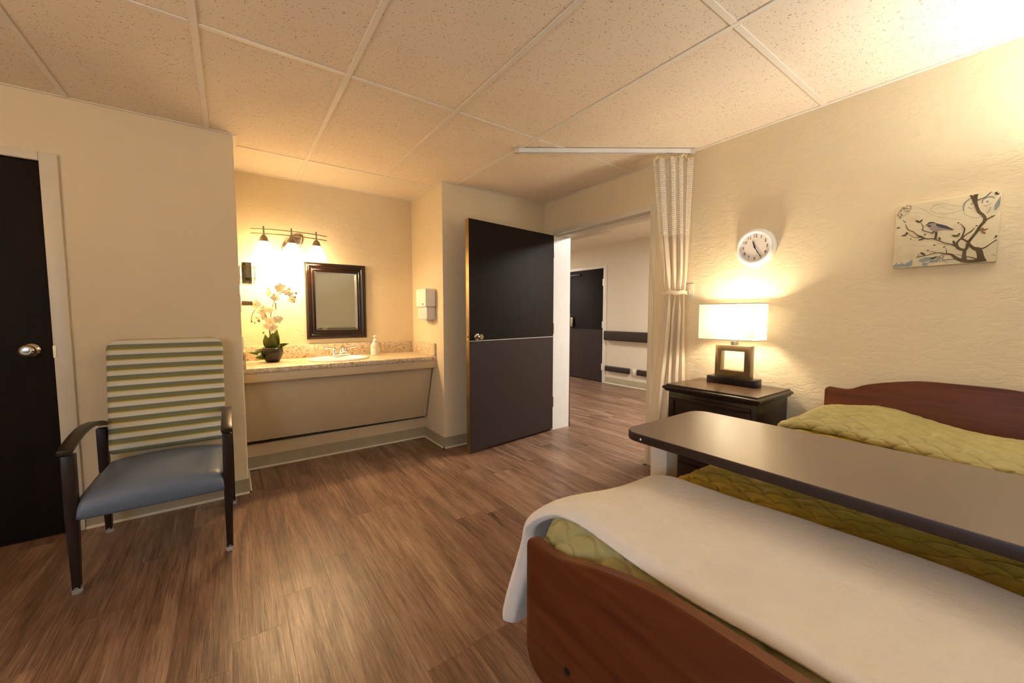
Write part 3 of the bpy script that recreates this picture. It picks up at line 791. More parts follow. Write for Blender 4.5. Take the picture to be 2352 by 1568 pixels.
# artwork lines on the canvas: (u, v, width) in canvas fractions / metres
PAINT= {'trunk':[[(.88,.004,.029),(.865,.084,.0202),(.855,.148,.0191),(.838,.191,.018),(.799,.215,.0123),(.765,.261,.0103),(.742,.301,.0114)],[(.742,.301,.0123),(.774,.369,.009),(.811,.444,.0094),(.842,.528,.0099),(.872,.584,.011),(.877,.636,.0097),(.854,.689,.0092),(.821,.736,.0099),(.798,.812,.0099),(.783,.877,.011),(.781,.939,.0121),(.774,1.012,.0099)],[(.774,.879,.009),(.757,.937,.0066),(.739,.99,.0064),(.722,1.012,.0029)],[(.787,.903,.0057),(.828,.919,.0035),(.864,.936,.0031),(.895,.972,.0035),(.925,1.011,.0022)],[(.794,.971,.0044),(.804,.999,.0031),(.879,1.011,.0013),(.998,.998,.0007)],[(.877,.601,.0088),(.914,.628,.0046),(.94,.645,.0059),(.965,.657,.0018)],[(.86,.193,.0066),(.908,.218,.0048),(.949,.265,.0035),(.995,.306,.0046)],[(.971,.328,.0018),(.993,.368,.0088)],[(.742,.296,.0114),(.738,.228,.0101),(.721,.198,.0114),(.717,.12,.0127),(.719,.023,.0209)],[(.721,.198,.0092),(.67,.224,.0103),(.643,.27,.0105),(.645,.325,.0068),(.679,.371,.007),(.724,.336,.0064),(.747,.309,.0081)],[(.679,.371,.0077),(.692,.428,.0048),(.704,.508,.0046),(.684,.558,.0026),(.663,.598,.0013)],[(.69,.383,.0059),(.723,.432,.0035),(.761,.462,.0046),(.793,.51,.0018)],[(.646,.265,.0094),(.593,.3,.0051),(.522,.339,.0033),(.455,.388,.0044),(.399,.421,.004),(.343,.428,.0037),(.286,.468,.0075),(.241,.505,.0035),(.202,.561,.0031),(.149,.6,.0037),(.122,.664,.0033),(.116,.699,.0011)],[(.43,.411,.0097),(.436,.462,.0079),(.435,.519,.0079)],[(.386,.514,.0029),(.336,.542,.0024),(.295,.573,.0033),(.3,.625,.0026),(.284,.662,.0026),(.275,.688,.0018)],[(.267,.462,.0031),(.222,.469,.002),(.176,.506,.002),(.155,.539,.0011)],[(.847,.022,.0136),(.764,.027,.0138),(.696,.048,.0127),(.637,.098,.0119),(.596,.15,.0086),(.536,.167,.0055),(.476,.194,.0033),(.421,.187,.0029),(.346,.167,.0026),(.27,.157,.0044),(.254,.139,.002)],[(.554,.169,.0033),(.548,.208,.0024),(.541,.252,.0011)],[(.451,.197,.0026),(.414,.217,.0018),(.389,.228,.0009)],[(.518,.16,.0031),(.489,.135,.002),(.44,.122,.0022)],[(.638,.074,.0029),(.561,.078,.0024),(.52,.078,.0022),(.525,.145,.002)],[(.836,.046,.0066),(.791,.079,.0035),(.74,.104,.0024)],[(.695,.119,.0013),(.642,.153,.0015)],[(.567,.295,.0013),(.528,.315,.0011),(.486,.335,.0011),(.438,.319,.0009)],[(.961,.105,.0013),(.998,.08,.0011)]],'leaf':[[(.011,.653,.0011),(.035,.655,.0057),(.059,.656,.0011)],[(.07,.519,.0011),(.11,.522,.0077),(.136,.533,.0015)],[(.123,.53,.0022),(.133,.548,.0103),(.126,.569,.0011)],[(.258,.419,.0011),(.287,.424,.0068),(.321,.431,.0009)],[(.463,.434,.0011),(.473,.411,.0077),(.479,.384,.0011)],[(.213,.739,.0011),(.239,.717,.0084),(.265,.69,.0011)],[(.262,.69,.0013),(.274,.717,.0075),(.29,.738,.0011)],[(.585,.442,.0011),(.62,.424,.0086),(.661,.413,.0013)],[(.643,.423,.0022),(.654,.444,.007),(.663,.461,.0009)],[(.62,.287,.0013),(.613,.33,.0079),(.604,.359,.0009)],[(.285,.224,.0011),(.314,.201,.0086),(.346,.167,.0015)],[(.387,.128,.0011),(.422,.114,.0097),(.458,.143,.0015)],[(.942,.964,.0013),(.957,.973,.0086),(.962,.984,.0009)],[(.948,.954,.0013),(.968,.951,.0064),(.986,.948,.0009)],[(.631,.618,.0011),(.64,.616,.0053),(.651,.619,.0011)],[(.798,.541,.0009),(.809,.54,.0042),(.822,.536,.0011)],[(.079,.753,.0007),(.089,.756,.004),(.099,.76,.0007)],[(.095,.728,.0009),(.105,.736,.0053),(.115,.742,.0009)],[(.416,.313,.0011),(.425,.316,.0064),(.438,.317,.0009)],[(.511,.27,.0011),(.523,.273,.0057),(.535,.281,.0009)],[(.355,.239,.0011),(.364,.243,.0055),(.375,.249,.0011)],[(.263,.183,.0011),(.273,.188,.0051),(.281,.19,.0011)],[(.314,.497,.0009),(.324,.496,.0075),(.334,.494,.0011)],[(.17,.45,.0011),(.179,.451,.0046),(.188,.449,.0011)]],'rust_leaf':[[(.843,.456,.0013),(.859,.476,.0132),(.864,.501,.0011)],[(.862,.453,.0013),(.886,.466,.0077),(.915,.48,.0007)],[(.854,.454,.0013),(.876,.428,.0081),(.898,.409,.0007)]],'blue_scroll':[[(.688,.761,.0015),(.677,.822,.0046),(.686,.892,.0059),(.713,.93,.0048),(.743,.953,.0018)],[(.845,.849,.0011),(.844,.898,.0053),(.88,.928,.0051),(.922,.926,.0046),(.949,.894,.0013)],[(.876,.872,.0013),(.887,.868,.0077),(.899,.863,.0013)],[(.736,.866,.0015),(.75,.866,.0077),(.764,.864,.0013)],[(.72,.834,.0015),(.749,.801,.002),(.776,.817,.0013)],[(.854,.821,.0011),(.883,.805,.002),(.925,.835,.0009)],[(.958,.728,.0046),(.972,.789,.0147),(.993,.861,.0127),(.995,.912,.002)],[(-0.0,.026,.0106),(.052,.036,.0145),(.12,.039,.013),(.193,.036,.0101),(.209,.115,.0013)],[(.017,.034,.0079),(.045,.073,.0053),(.031,.089,.0009)],[(.113,.035,.0079),(.099,.077,.0044),(.082,.094,.0011)],[(.146,.041,.013),(.186,.077,.0101),(.212,.124,.0009)],[(.28,.106,.0075),(.315,.092,.0176),(.353,.108,.0198),(.391,.103,.0147)],[(.316,.033,.0101),(.348,.03,.0149),(.379,.036,.0073)],[(.391,.074,.0174),(.441,.068,.0097),(.489,.106,.0121),(.513,.103,.0015)],[(.379,.046,.0024),(.478,.059,.0024),(.538,.057,.0018),(.577,.01,.0011)]],'brown_stamp':[[(.014,.843,.0013),(.068,.837,.0015),(.121,.86,.0015),(.154,.921,.0018),(.156,.969,.002),(.133,1.008,.0015)],[(.111,.94,.0011),(.127,.942,.0024),(.144,.933,.0011)],[(.104,.976,.0011),(.117,.997,.002),(.134,.979,.0011)],[(.058,.943,.0013),(.071,.974,.0022),(.088,.936,.0013)],[(.051,.855,.0015),(.058,.874,.0035),(.071,.846,.0015)],[(.024,.901,.0011),(.041,.907,.0022),(.04,.927,.0009)],[(.011,.869,.0011),(.021,.867,.0026),(.034,.859,.0011)]],'faint_stamp':[[(.67,.841,.0011),(.618,.871,.0011),(.554,.9,.0011),(.489,.938,.0011),(.423,.945,.0013),(.375,.909,.0011),(.369,.863,.0013),(.407,.817,.0011),(.479,.785,.0013),(.556,.776,.0013),(.62,.785,.0011),(.665,.816,.0013)],[(.406,.864,.0009),(.46,.889,.0011),(.526,.847,.0011),(.596,.822,.0011)],[(.393,.924,.0011),(.466,.921,.0009),(.52,.876,.0009)],[(.395,.773,.0011),(.462,.74,.0011),(.552,.708,.0009)],[(.244,.93,.0009),(.307,.877,.0011),(.395,.773,.0011)]],'script_line':[[(.155,.755,.0007),(.213,.763,.0011),(.321,.731,.0009)],[(.128,.849,.0007),(.193,.864,.0011),(.283,.835,.0007)],[(.493,.696,.0004),(.581,.688,.0011),(.656,.654,.0007)],[(.05,.427,.0007),(.137,.443,.0009),(.261,.404,.0009)],[(.037,.338,.0007),(.138,.354,.0009),(.313,.318,.0007)],[(.612,.58,.0007),(.624,.514,.0011),(.647,.514,.0009)],[(.142,.67,.0009),(.194,.67,.0011),(.259,.647,.0007)],[(.05,.498,.0009),(.063,.505,.0011),(.077,.483,.0007)]]}
DOTS= [(.694,.732),(.713,.71),(.733,.69),(.754,.67),(.777,.661),(.799,.655),(.822,.654),(.844,.659),(.891,.703),(.9,.719),(.907,.735),(.911,.751),(.915,.772)]
BIRD= {'body':[(.335,.643),(.344,.67),(.365,.682),(.396,.676),(.433,.65),(.476,.62),(.524,.597),(.572,.556),(.607,.521),(.584,.519),(.525,.539),(.477,.536),(.435,.524),(.404,.53),(.379,.563),(.36,.6),(.344,.622)],'wing':[(.427,.649),(.476,.625),(.53,.594),(.577,.548),(.607,.521),(.578,.522),(.525,.55),(.47,.579),(.434,.605)],'cap':[(.319,.646),(.338,.652),(.35,.676),(.372,.683),(.402,.675),(.433,.647),(.396,.659),(.366,.661),(.341,.637)],'throat':[(.344,.631),(.366,.637),(.382,.624),(.376,.604),(.354,.61)],'legs':[(.401,.53),(.395,.515),(.377,.505),(.398,.497),(.417,.518),(.429,.525)]}

# ================================================================== THINGS
# ------------------------------------------------------------------ vanity
VF = 3.342          # counter front
CZ = 0.834          # counter top
van = empty('vanity_cabinet', (0.8, 3.45, 0.1), 'cream painted vanity base with slanted knee panel under the granite counter', 'vanity')
MB().box(XA + 0.001, XB - 0.001, VF + 0.012, VF + 0.034, 0.728, CZ - 0.040).build('apron', M['vanity'], van, bevel=0.002)
pz1 = 0.726
pl_, pr_ = 0.238, 0.222
y_t, y_b = VF + 0.075, VF + 0.232
MB().hexa([(XA + 0.002, y_b, pl_), (XB - 0.014, y_b, pr_), (XB - 0.014, y_b + 0.02, pr_), (XA + 0.002, y_b + 0.02, pl_),
           (XA + 0.002, y_t, pz1), (XB - 0.014, y_t, pz1), (XB - 0.014, y_t + 0.02, pz1), (XA + 0.002, y_t + 0.02, pz1)]).build('knee_panel', M['vanity'], van, bevel=0.0015)
for a, b in ((XA + 0.002, XA + 0.25), (XB - 0.25, XB - 0.002)):
    MB().box(a, b, VF + 0.034, 3.629, 0.726, 0.745).build('cleat', M['vanity'], van)
ct = empty('vanity_counter', (0.8, 3.6, CZ - 0.04), 'brown flecked granite-look countertop with backsplash in the alcove', 'countertop')
prof = [(0, 0)] + [(-0.0 + 0.012 * (1 - math.cos(a)) , 0.028 + 0.012 * math.sin(a)) for a in [R(x) for x in (0, 30, 60, 90)]] 
SX, SY, SRX, SRY = 0.748, 3.600, 0.215, 0.170
y_s = VF + 0.030
poly = [(VF + 0.010, CZ - 0.040), (VF + 0.003, CZ - 0.038), (VF, CZ - 0.032), (VF, CZ - 0.012), (VF + 0.004, CZ - 0.004), (VF + 0.012, CZ), (y_s, CZ), (y_s, CZ - 0.040)]
sl = MB().prism(poly, (XA + 0.001, 0, 0), (0, 1, 0), (0, 0, 1), (1, 0, 0), XB - XA - 0.002)
cut = [(SX + SRX * math.cos(R(a)), SY + SRY * math.sin(R(a))) for a in range(0, 361, 12)]
xa_, xb_, yb_ = XA + 0.001, XB - 0.001, YV - 0.002
front_half = [(xa_, y_s), (xb_, y_s), (xb_, SY)] + [p for p in reversed(cut[15:])] + [(xa_, SY)]
back_half = [(xb_, yb_), (xa_, yb_), (xa_, SY)] + [p for p in reversed(cut[:16])] + [(xb_, SY)]
for pl_ in (front_half, back_half):
    sl.prism(pl_, (0, 0, CZ - 0.040), (1, 0, 0), (0, 1, 0), (0, 0, 1), 0.040)
sl.build('slab', M['granite'], ct)
MB().box(XA + 0.001, XB - 0.001, YV - 0.021, YV - 0.001, CZ, CZ + 0.118).build('backsplash', M['granite'], ct, bevel=0.002)
MB().box(XB - 0.020, XB - 0.001, VF + 0.004, YV - 0.022, CZ, CZ + 0.118).build('side_splash', M['granite'], ct, bevel=0.002)
MB().box(XA + 0.001, XA + 0.020, VF + 0.004, YV - 0.022, CZ, CZ + 0.118).build('side_splash', M['granite'], ct, bevel=0.002)

sk = MB().lathe([(0.242, 0.000), (0.245, 0.006), (0.240, 0.013), (0.226, 0.016), (0.205, 0.012), (0.196, 0.004), (0.18, -0.02), (0.15, -0.075), (0.10, -0.115), (0.03, -0.128), (0.02, -0.13), (0, -0.131)], (SX, SY, CZ), n=48, sy=0.80)
sink = tag(sk.build('sink_basin', M['porcelain'], origin=(SX, SY, CZ)), 'oval white drop-in sink in the granite counter', 'sink')
MB().lathe([(0, 0), (0.02, 0), (0.022, 0.003), (0.014, 0.004), (0, 0.003)], (SX, SY, CZ - 0.1305), n=20).build('drain', M['chrome'], sink)

FX, FY, FZ = 0.800, 3.775, CZ + 0.0165
fa = empty('faucet', (FX, FY, FZ), 'chrome two-handle faucet on the back rim of the sink', 'faucet')
MB().prism(rrect(-0.078, 0.078, -0.026, 0.026, 0.022), (FX, FY, FZ), (1, 0, 0), (0, 1, 0), (0, 0, 1), 0.020).build('base_plate', M['chrome'], fa, bevel=0.005, seg=3)
MB().tube(smooth_poly([(FX, FY, FZ + 0.018), (FX, FY - 0.004, FZ + 0.048), (FX, FY - 0.035, FZ + 0.070), (FX, FY - 0.085, FZ + 0.064), (FX, FY - 0.110, FZ + 0.040)], 4), [0.019] * 4 + [0.017] * 4 + [0.0145] * 4 + [0.0125] * 5, 14).build('spout', M['chrome'], fa)
for sgn in (-1, 1):
    hx = FX + sgn * 0.055
    hd = MB().lathe([(0, 0.018), (0.022, 0.018), (0.021, 0.032), (0.015, 0.044), (0.013, 0.052), (0.017, 0.058), (0.016, 0.066), (0.009, 0.071), (0, 0.072)], (hx, FY, FZ), n=18).build('handle', M['chrome'], fa)
    MB().tube([(hx, FY, FZ + 0.062), (hx + sgn * 0.03, FY - 0.004, FZ + 0.066), (hx + sgn * 0.062, FY - 0.010, FZ + 0.072), (hx + sgn * 0.078, FY - 0.012, FZ + 0.077)], [0.006, 0.0065, 0.0085, 0.006], 10).build('lever', M['chrome'], hd)

BX, BY = 1.098, 3.745
sb = empty('soap_bottle', (BX, BY, CZ), 'milky white pump soap bottle to the right of the sink', 'soap bottle')
MB().lathe([(0, 0), (0.040, 0), (0.0425, 0.004), (0.0425, 0.075), (0.040, 0.092), (0.030, 0.115), (0.019, 0.128), (0.016, 0.133), (0, 0.133)], (BX, BY, CZ + 0.0003), n=28, sy=0.72).build('bottle_body', M['soap'], sb)
MB().lathe([(0.018, 0.131), (0.019, 0.133), (0.019, 0.150), (0.012, 0.154), (0.0065, 0.156), (0.0065, 0.172), (0.016, 0.175), (0.017, 0.184), (0.012, 0.188), (0, 0.189)], (BX, BY, CZ), n=20).build('pump', M['white_plastic'], sb)
MB().tube([(BX, BY, CZ + 0.181), (BX - 0.012, BY - 0.025, CZ + 0.181), (BX - 0.016, BY - 0.038, CZ + 0.176)], 0.006, 10).build('nozzle', M['white_plastic'], sb)
def wrap(a0, a1, z0, z1, mat, name, rr=0.0432):
    P = [[(BX + rr * math.cos(a), BY + rr * 0.72 * math.sin(a), CZ + z) for z in (z0, z1)] for a in [R(a0 + (a1 - a0) * k / 8) for k in range(9)]]
    Q = [[(BX + (rr - .0012) * math.cos(a), BY + (rr - .0012) * 0.72 * math.sin(a), CZ + z) for z in (z1, z0)] for a in [R(a0 + (a1 - a0) * k / 8) for k in range(9)]]
    MB().grid([p + q + [p[0]] for p, q in zip(P, Q)]).build(name, mat, sb)
wrap(195, 262, 0.008, 0.070, M['label_pink'], 'label')
wrap(266, 335, 0.034, 0.078, M['label_green'], 'label')

# towel dispenser on the pier wall
dp = empty('towel_dispenser', (XB, 3.42, 1.165), 'white wall dispenser with a frosted lower tray above the counter', 'dispenser')
dX, dY0, dY1 = XB, 3.335, 3.560
body = MB().prism(rrect(dY0, dY1, 1.288, 1.458, 0.02), (dX - 0.001, 0, 0), (0, 1, 0), (0, 0, 1), (-1, 0, 0), 0.105).build('housing', M['white_plastic'], dp, bevel=0.012, seg=3)
MB().prism(rrect(dY0 + 0.006, dY1 - 0.006, 1.172, 1.287, 0.014), (dX - 0.001, 0, 0), (0, 1, 0), (0, 0, 1), (-1, 0, 0), 0.092).build('lower_tray', M['frost_plastic'], dp, bevel=0.010, seg=3)
MB().lathe([(0, 0), (0.008, 0), (0.008, 0.003), (0, 0.003)], (dX - 0.105, dY0 + 0.055, 1.315), (-1, 0, 0), 14).build('sensor', M['black_plastic'], dp)
MB().box(dX - 0.06, dX - 0.02, 3.40, 3.45, 1.148, 1.172).build('outlet_lip', M['frost_plastic'], dp, bevel=0.004)

# ------------------------------------------------------------------ mirror
mi = empty('wall_mirror', (0.805, YV, 0.998), 'rectangular mirror in a stepped dark cherry frame above the sink', 'mirror')
mx0, mx1, mz0, mz1 = 0.545, 1.062, 0.998, 1.682
# stepped moulding profile: (inset from the outer edge, stand-off from the wall)
FPF = [(0.0, 0.001), (0.0, 0.018), (0.006, 0.026), (0.020, 0.030), (0.034, 0.026), (0.040, 0.018), (0.050, 0.017), (0.055, 0.022), (0.062, 0.022), (0.066, 0.015), (0.078, 0.014), (0.080, 0.009), (0.080, 0.002)]
corn = [(mx0, mz0, 1, 1), (mx1, mz0, -1, 1), (mx1, mz1, -1, -1), (mx0, mz1, 1, -1)]
names_ = ('bottom', 'right', 'top', 'left')
for k in range(4):
    a, b = corn[k], corn[(k + 1) % 4]
    rows = [[(c[0] + c[2] * i, YV - d, c[1] + c[3] * i) for (i, d) in FPF] for c in (a, b)]
    MB().grid(rows).build('frame_rail', M['mirror_frame'], mi, angle=50)
gx0, gx1, gz0, gz1 = mx0 + 0.078, mx1 - 0.078, mz0 + 0.078, mz1 - 0.078
bv = 0.022
MB().box(gx0 + bv, gx1 - bv, YV - 0.0085, YV - 0.003, gz0 + bv, gz1 - bv).build('mirror_glass', M['mirror'], mi, smooth=False)
ob = [(gx0, gz0), (gx1, gz0), (gx1, gz1), (gx0, gz1)]
ib = [(gx0 + bv, gz0 + bv), (gx1 - bv, gz0 + bv), (gx1 - bv, gz1 - bv), (gx0 + bv, gz1 - bv)]
m = MB()
for k in range(4):
    k2 = (k + 1) % 4
    m.add([(ob[k][0], YV - 0.0065, ob[k][1]), (ob[k2][0], YV - 0.0065, ob[k2][1]), (ib[k2][0], YV - 0.0085, ib[k2][1]), (ib[k][0], YV - 0.0085, ib[k][1])], [(0, 1, 2, 3)])
m.build('bevel_edge', M['mirror'], mi, smooth=False, fix=False)

# ------------------------------------------------------------------ vanity light
vlx = 0.432
vl = empty('vanity_light', (vlx, YV, 1.86), 'three-shade vanity light with two bowed nickel rods above the mirror', 'wall light')
MB().lathe([(0, 0.020), (0.05, 0.019), (0.072, 0.014), (0.080, 0.006), (0.081, 0.001), (0, 0.001)], (vlx + 0.03, YV, 1.835), (0, -1, 0), 32, 1.35, 0.72).build('back_plate', M['nickel'], vl)
def rod_y(x):
    t = (x - vlx) / 0.28
    return YV - 0.185 + 0.062 * t * t
for z0 in (1.902, 1.866):
    sgn = 0.0
    MB().tube([(vlx + d, rod_y(vlx + d), z0) for d in [-.278 + .0278 * i for i in range(21)]], 0.0042, 8).build('rod', M['nickel'], vl)
for dx in (-0.055, 0.055):
    MB().tube([(vlx + 0.03 + dx, YV - 0.012, 1.835), (vlx + 0.03 + dx, YV - 0.06, 1.845), (vlx + 0.03 + dx * 0.8, rod_y(vlx + dx) + 0.002, 1.866)], 0.005, 8).build('arm', M['nickel'], vl)
for i, dx in enumerate((-0.192, 0.0, 0.190)):
    x = vlx + dx
    y = rod_y(x) - 0.004
    MB().tube([(x, y, 1.845), (x, y, 1.925)], 0.0062, 10).build('hanger', M['nickel'], vl)
    MB().lathe([(0.006, 0.055), (0.012, 0.052), (0.024, 0.036), (0.031, 0.016), (0.0325, 0.0), (0, 0.0)], (x, y, 1.803), n=24).build('socket_cup', M['nickel'], vl)
    sh = MB().lathe([(0.031, 0.0), (0.044, -0.018), (0.060, -0.052), (0.071, -0.092), (0.074, -0.122), (0.071, -0.124), (0.068, -0.092), (0.057, -0.052), (0.041, -0.018), (0.029, 0.0)], (x, y, 1.803), n=28).build('glass_shade', M['bulb_glass'], vl)
    MB().lathe([(0, -0.10), (0.020, -0.094), (0.028, -0.075), (0.024, -0.052), (0.013, -0.032), (0.013, -0.002), (0, -0.002)], (x, y, 1.803), n=18).build('bulb', M['lamp_bulb'], vl)
    lamp('vanity_bulb', 'POINT', (x, y, 1.660), VAN_W, WARM, 0.035)
    lamp('vanity_downlight', 'AREA', (x, y - 0.004, 1.672), VAN_W * 0.95, WARM, 0.12, None, (x + 0.02, y - 0.25, 0.9)).data.shape = 'DISK'

# ------------------------------------------------------------------ orchid
PX_, PY_ = 0.263, 3.700
orc = empty('potted_orchid', (PX_, PY_, CZ), 'white artificial orchid in a dark ribbed bowl pot on the counter', 'plant')
MB().lathe([(0, 0.001), (0.040, 0.001), (0.046, 0.004), (0.060, 0.025), (0.072, 0.055), (0.077, 0.085), (0.075, 0.112), (0.072, 0.115), (0.069, 0.112), (0.071, 0.09), (0.066, 0.085), (0, 0.085)], (PX_, PY_, CZ), n=36).build('pot', M['pot'], orc)
MB().lathe([(0, 0.100), (0.03, 0.098), (0.055, 0.093), (0.070, 0.088)], (PX_, PY_, CZ), n=24).build('moss', M['soil'], orc)
def leaf_blade(base_, tip, width, arch, mat, name, parent, side=None):
    b, t = Vector(base_), Vector(tip)
    d = t - b
    sd = Vector(side).normalized() if side else d.cross(Vector((0, 0, 1))).normalized()
    nn = sd.cross(d).normalized()
    rows = []
    for i in range(11):
        q = i / 10
        wd = width * (math.sin(PI * min(1, 0.12 + 0.88 * q) ** 0.85) if q < 1 else 0.02) * 0.5
        c = b + d * q + nn * arch * math.sin(PI * q)
        rows.append([c + sd * wd * k + nn * 0.25 * wd * abs(k) + nn * 0.0 for k in (-1, -0.5, 0, 0.5, 1)])
    under = [[p - nn * 0.0025 for p in reversed(r_)] for r_ in rows]
    MB().grid([r_ + u_ + [r_[0]] for r_, u_ in zip(rows, under)]).build(name, mat, parent, angle=70)
z0 = CZ + 0.10
LV = [((PX_ - 0.01, PY_ - 0.01, z0), (PX_ - 0.118, PY_ - 0.075, CZ + 0.045), 0.068, 0.030, (0.62, -0.30, -0.72)),
      ((PX_ - 0.02, PY_, z0), (PX_ - 0.165, PY_ - 0.01, CZ + 0.085), 0.052, 0.040, (0.40, -0.25, -0.88)),
      ((PX_ - 0.01, PY_ + 0.005, z0), (PX_ - 0.045, PY_ + 0.02, z0 + 0.125), 0.064, 0.012, (1, -0.45, 0.2)),
      ((PX_ + 0.005, PY_ - 0.01, z0), (PX_ + 0.002, PY_ - 0.035, z0 + 0.140), 0.078, 0.015, (1, -0.5, 0)),
      ((PX_ + 0.02, PY_ + 0.005, z0), (PX_ + 0.040, PY_ + 0.005, z0 + 0.165), 0.076, 0.014, (1, -0.5, -0.2)),
      ((PX_ + 0.02, PY_, z0), (PX_ + 0.120, PY_ - 0.01, z0 + 0.045), 0.036, 0.025, (-0.40, -0.3, 0.87)),
      ((PX_ + 0.01, PY_ - 0.02, z0), (PX_ + 0.055, PY_ - 0.06, z0 + 0.055), 0.040, 0.02, (0.8, -0.3, 0.3))]
for b_, t_, wd_, ar_, sd_ in LV:
    leaf_blade(b_, t_, wd_, ar_, M['leaf'], 'leaf', orc, sd_)
st1 = smooth_poly([(PX_, PY_, z0), (PX_ - 0.01, PY_, z0 + 0.17), (PX_ + 0.01, PY_ - 0.01, z0 + 0.34), (PX_ + 0.06, PY_ - 0.02, z0 + 0.45), (PX_ + 0.13, PY_ - 0.03, z0 + 0.46), (PX_ + 0.175, PY_ - 0.03, z0 + 0.42)], 4)
st2 = smooth_poly([(PX_ - 0.005, PY_, z0), (PX_ - 0.015, PY_ - 0.01, z0 + 0.13), (PX_ - 0.03, PY_ - 0.02, z0 + 0.26), (PX_ - 0.08, PY_ - 0.03, z0 + 0.33), (PX_ - 0.12, PY_ - 0.03, z0 + 0.30), (PX_ - 0.135, PY_ - 0.03, z0 + 0.24)], 4)
MB().tube(st1, 0.0028, 8).build('stem', M['stem'], orc)
MB().tube(st2, 0.0028, 8).build('stem', M['stem'], orc)
def petal_mb(mb, c, d, nrm, ln_, wd, cup):
    c, d, nrm = Vector(c), Vector(d).normalized(), Vector(nrm).normalized()
    sd = d.cross(nrm).normalized()
    rows = []
    for i in range(7):
        q = i / 6
        wq = wd * math.sin(PI * (0.10 + 0.86 * q) ** 0.9) * 0.5
        p = c + d * ln_ * q + nrm * cup * q * q
        rows.append([p + sd * wq * k - nrm * 0.12 * wq * k * k for k in (-1, -0.5, 0, 0.5, 1)])
    under = [[p - nrm * 0.0012 for p in reversed(r_)] for r_ in rows]
    mb.grid([r_ + u_ + [r_[0]] for r_, u_ in zip(rows, under)])
flowers = [(0.262, 1.395, 1.0), (0.335, 1.430, 1.05), (0.388, 1.400, 0.95), (0.415, 1.345, 0.8), (0.295, 1.355, 0.85), (0.157, 1.300, 0.9), (0.195, 1.250, 1.0), (0.245, 1.262, 0.9), (0.222, 1.205, 0.9), (0.168, 1.195, 0.75), (0.255, 1.160, 1.0), (0.305, 1.180, 0.9), (0.268, 1.110, 0.85), (0.228, 1.125, 0.7)]
rg = random.Random(5)
for (x, z, s) in flowers:
    c = Vector((x, PY_ - 0.03 + rg.uniform(-0.035, 0.025), z))
    nrm = Vector((rg.uniform(-0.7, 0.5), -1, rg.uniform(-0.35, 0.35))).normalized()
    a0 = rg.uniform(-0.4, 0.4)
    ex = Vector((1, 0, 0)) - nrm * nrm.x; ex.normalize()
    ez = nrm.cross(ex); ez = ez if ez.z > 0 else -ez
    mb = MB()
    for k, (ang, l_, w_) in enumerate(((90, .043, .036), (162, .046, .052), (18, .046, .052), (234, .042, .032), (306, .042, .032))):
        a = R(ang) + a0
        petal_mb(mb, c, ex * math.cos(a) + ez * math.sin(a), nrm, l_ * s, w_ * s, 0.008 * rg.uniform(-1, 1.2))
    fo = mb.build('flower', M['petal'], orc, angle=80)
    MB().lathe([(0, 0), (0.006, 0.002), (0.008, 0.008), (0.004, 0.014), (0, 0.016)], c, nrm, 10).build('lip', M['lip'], fo)
for (x, z, r_) in ((0.442, 1.395, 0.010), (0.425, 1.325, 0.009), (0.130, 1.165, 0.008), (0.150, 1.155, 0.006), (0.178, 1.170, 0.011), (0.436, 1.362, 0.007), (0.205, 1.075, 0.007)):
    MB().lathe([(0, -r_ * 1.3), (r_ * 0.7, -r_ * 0.7), (r_, 0), (r_ * 0.7, r_ * 0.8), (0, r_ * 1.4)], (x, PY_ - 0.04, z), n=12).build('bud', M['bud'], orc)
for (x, z0_, z1_) in ((0.298, 1.255, 1.315),):
    MB().tube([(x, PY_ - 0.02, z0_), (x - 0.001, PY_ - 0.02, (z0_ + z1_) / 2), (x - 0.002, PY_ - 0.02, z1_)], [0.002, 0.005, 0.004], 8).build('stake', M['bud'], orc)

# ------------------------------------------------------------------ things on the alcove's left wall
rk = empty('wire_rack', (XA, 3.40, 1.43), 'small wire rack high on the alcove side wall', 'rack')
def wire(pts, r=0.0022):
    MB().tube(pts, r, 8).build('wire', M['nickel'], rk)
rx0, rx1, ry0, ry1 = XA + 0.006, XA + 0.098, 3.335, 3.475
for z in (1.556, 1.478):
    wire([(rx0, ry0, z), (rx1, ry0, z), (rx1, ry1, z), (rx0, ry1, z), (rx0, ry0, z)])
for y in (ry0 + 0.004, ry1 - 0.004):
    wire([(rx0, y, 1.556), (rx0, y, 1.434), (rx1 - 0.008, y, 1.434), (rx1 - 0.002, y, 1.478), (rx1 - 0.002, y, 1.556)])
for x in (rx0 + 0.02, rx1 - 0.03):
    wire([(x, ry0, 1.478), (x, ry0 + 0.004, 1.438), (x, ry1 - 0.004, 1.438), (x, ry1, 1.478)])
MB().box(XA + 0.001, rx0, 3.38, 3.43, 1.46, 1.56).build('mount_plate', M['nickel'], rk, bevel=0.002)
bx = MB().box(rx0 + 0.014, rx1 - 0.021, ry0 + 0.010, ry1 - 0.02, 1.4415, 1.586).build('carton', M['carton'], None, bevel=0.0015)
tag(bx, 'grey green printed carton standing in the wire rack', 'box')
MB().box(rx0 + 0.030, rx1 - 0.025, ry0 + 0.0088, ry0 + 0.0102, 1.458, 1.476).build('green_print', M['carton_green'], bx)
for a in (0.020, 0.029):
    MB().box(rx0 + a, rx0 + a + 0.006, ry0 + 0.0088, ry0 + 0.0102, 1.566, 1.578).build('dark_print', M['dark_print'], bx)
sp = empty('wall_plug', (XA, 3.40, 1.26), 'dark grey tapered stub on a pale plate below the wire rack', 'wall fitting')
MB().box(XA + 0.001, XA + 0.008, 3.362, 3.438, 1.235, 1.355).build('plate', M['white_plastic'], sp, bevel=0.003)
MB().lathe([(0, 0.007), (0.020, 0.007), (0.021, 0.013), (0.013, 0.017), (0, 0.017)], (XA, 3.40, 1.300), (1, 0, 0), 18).build('collar', M['chrome'], sp)
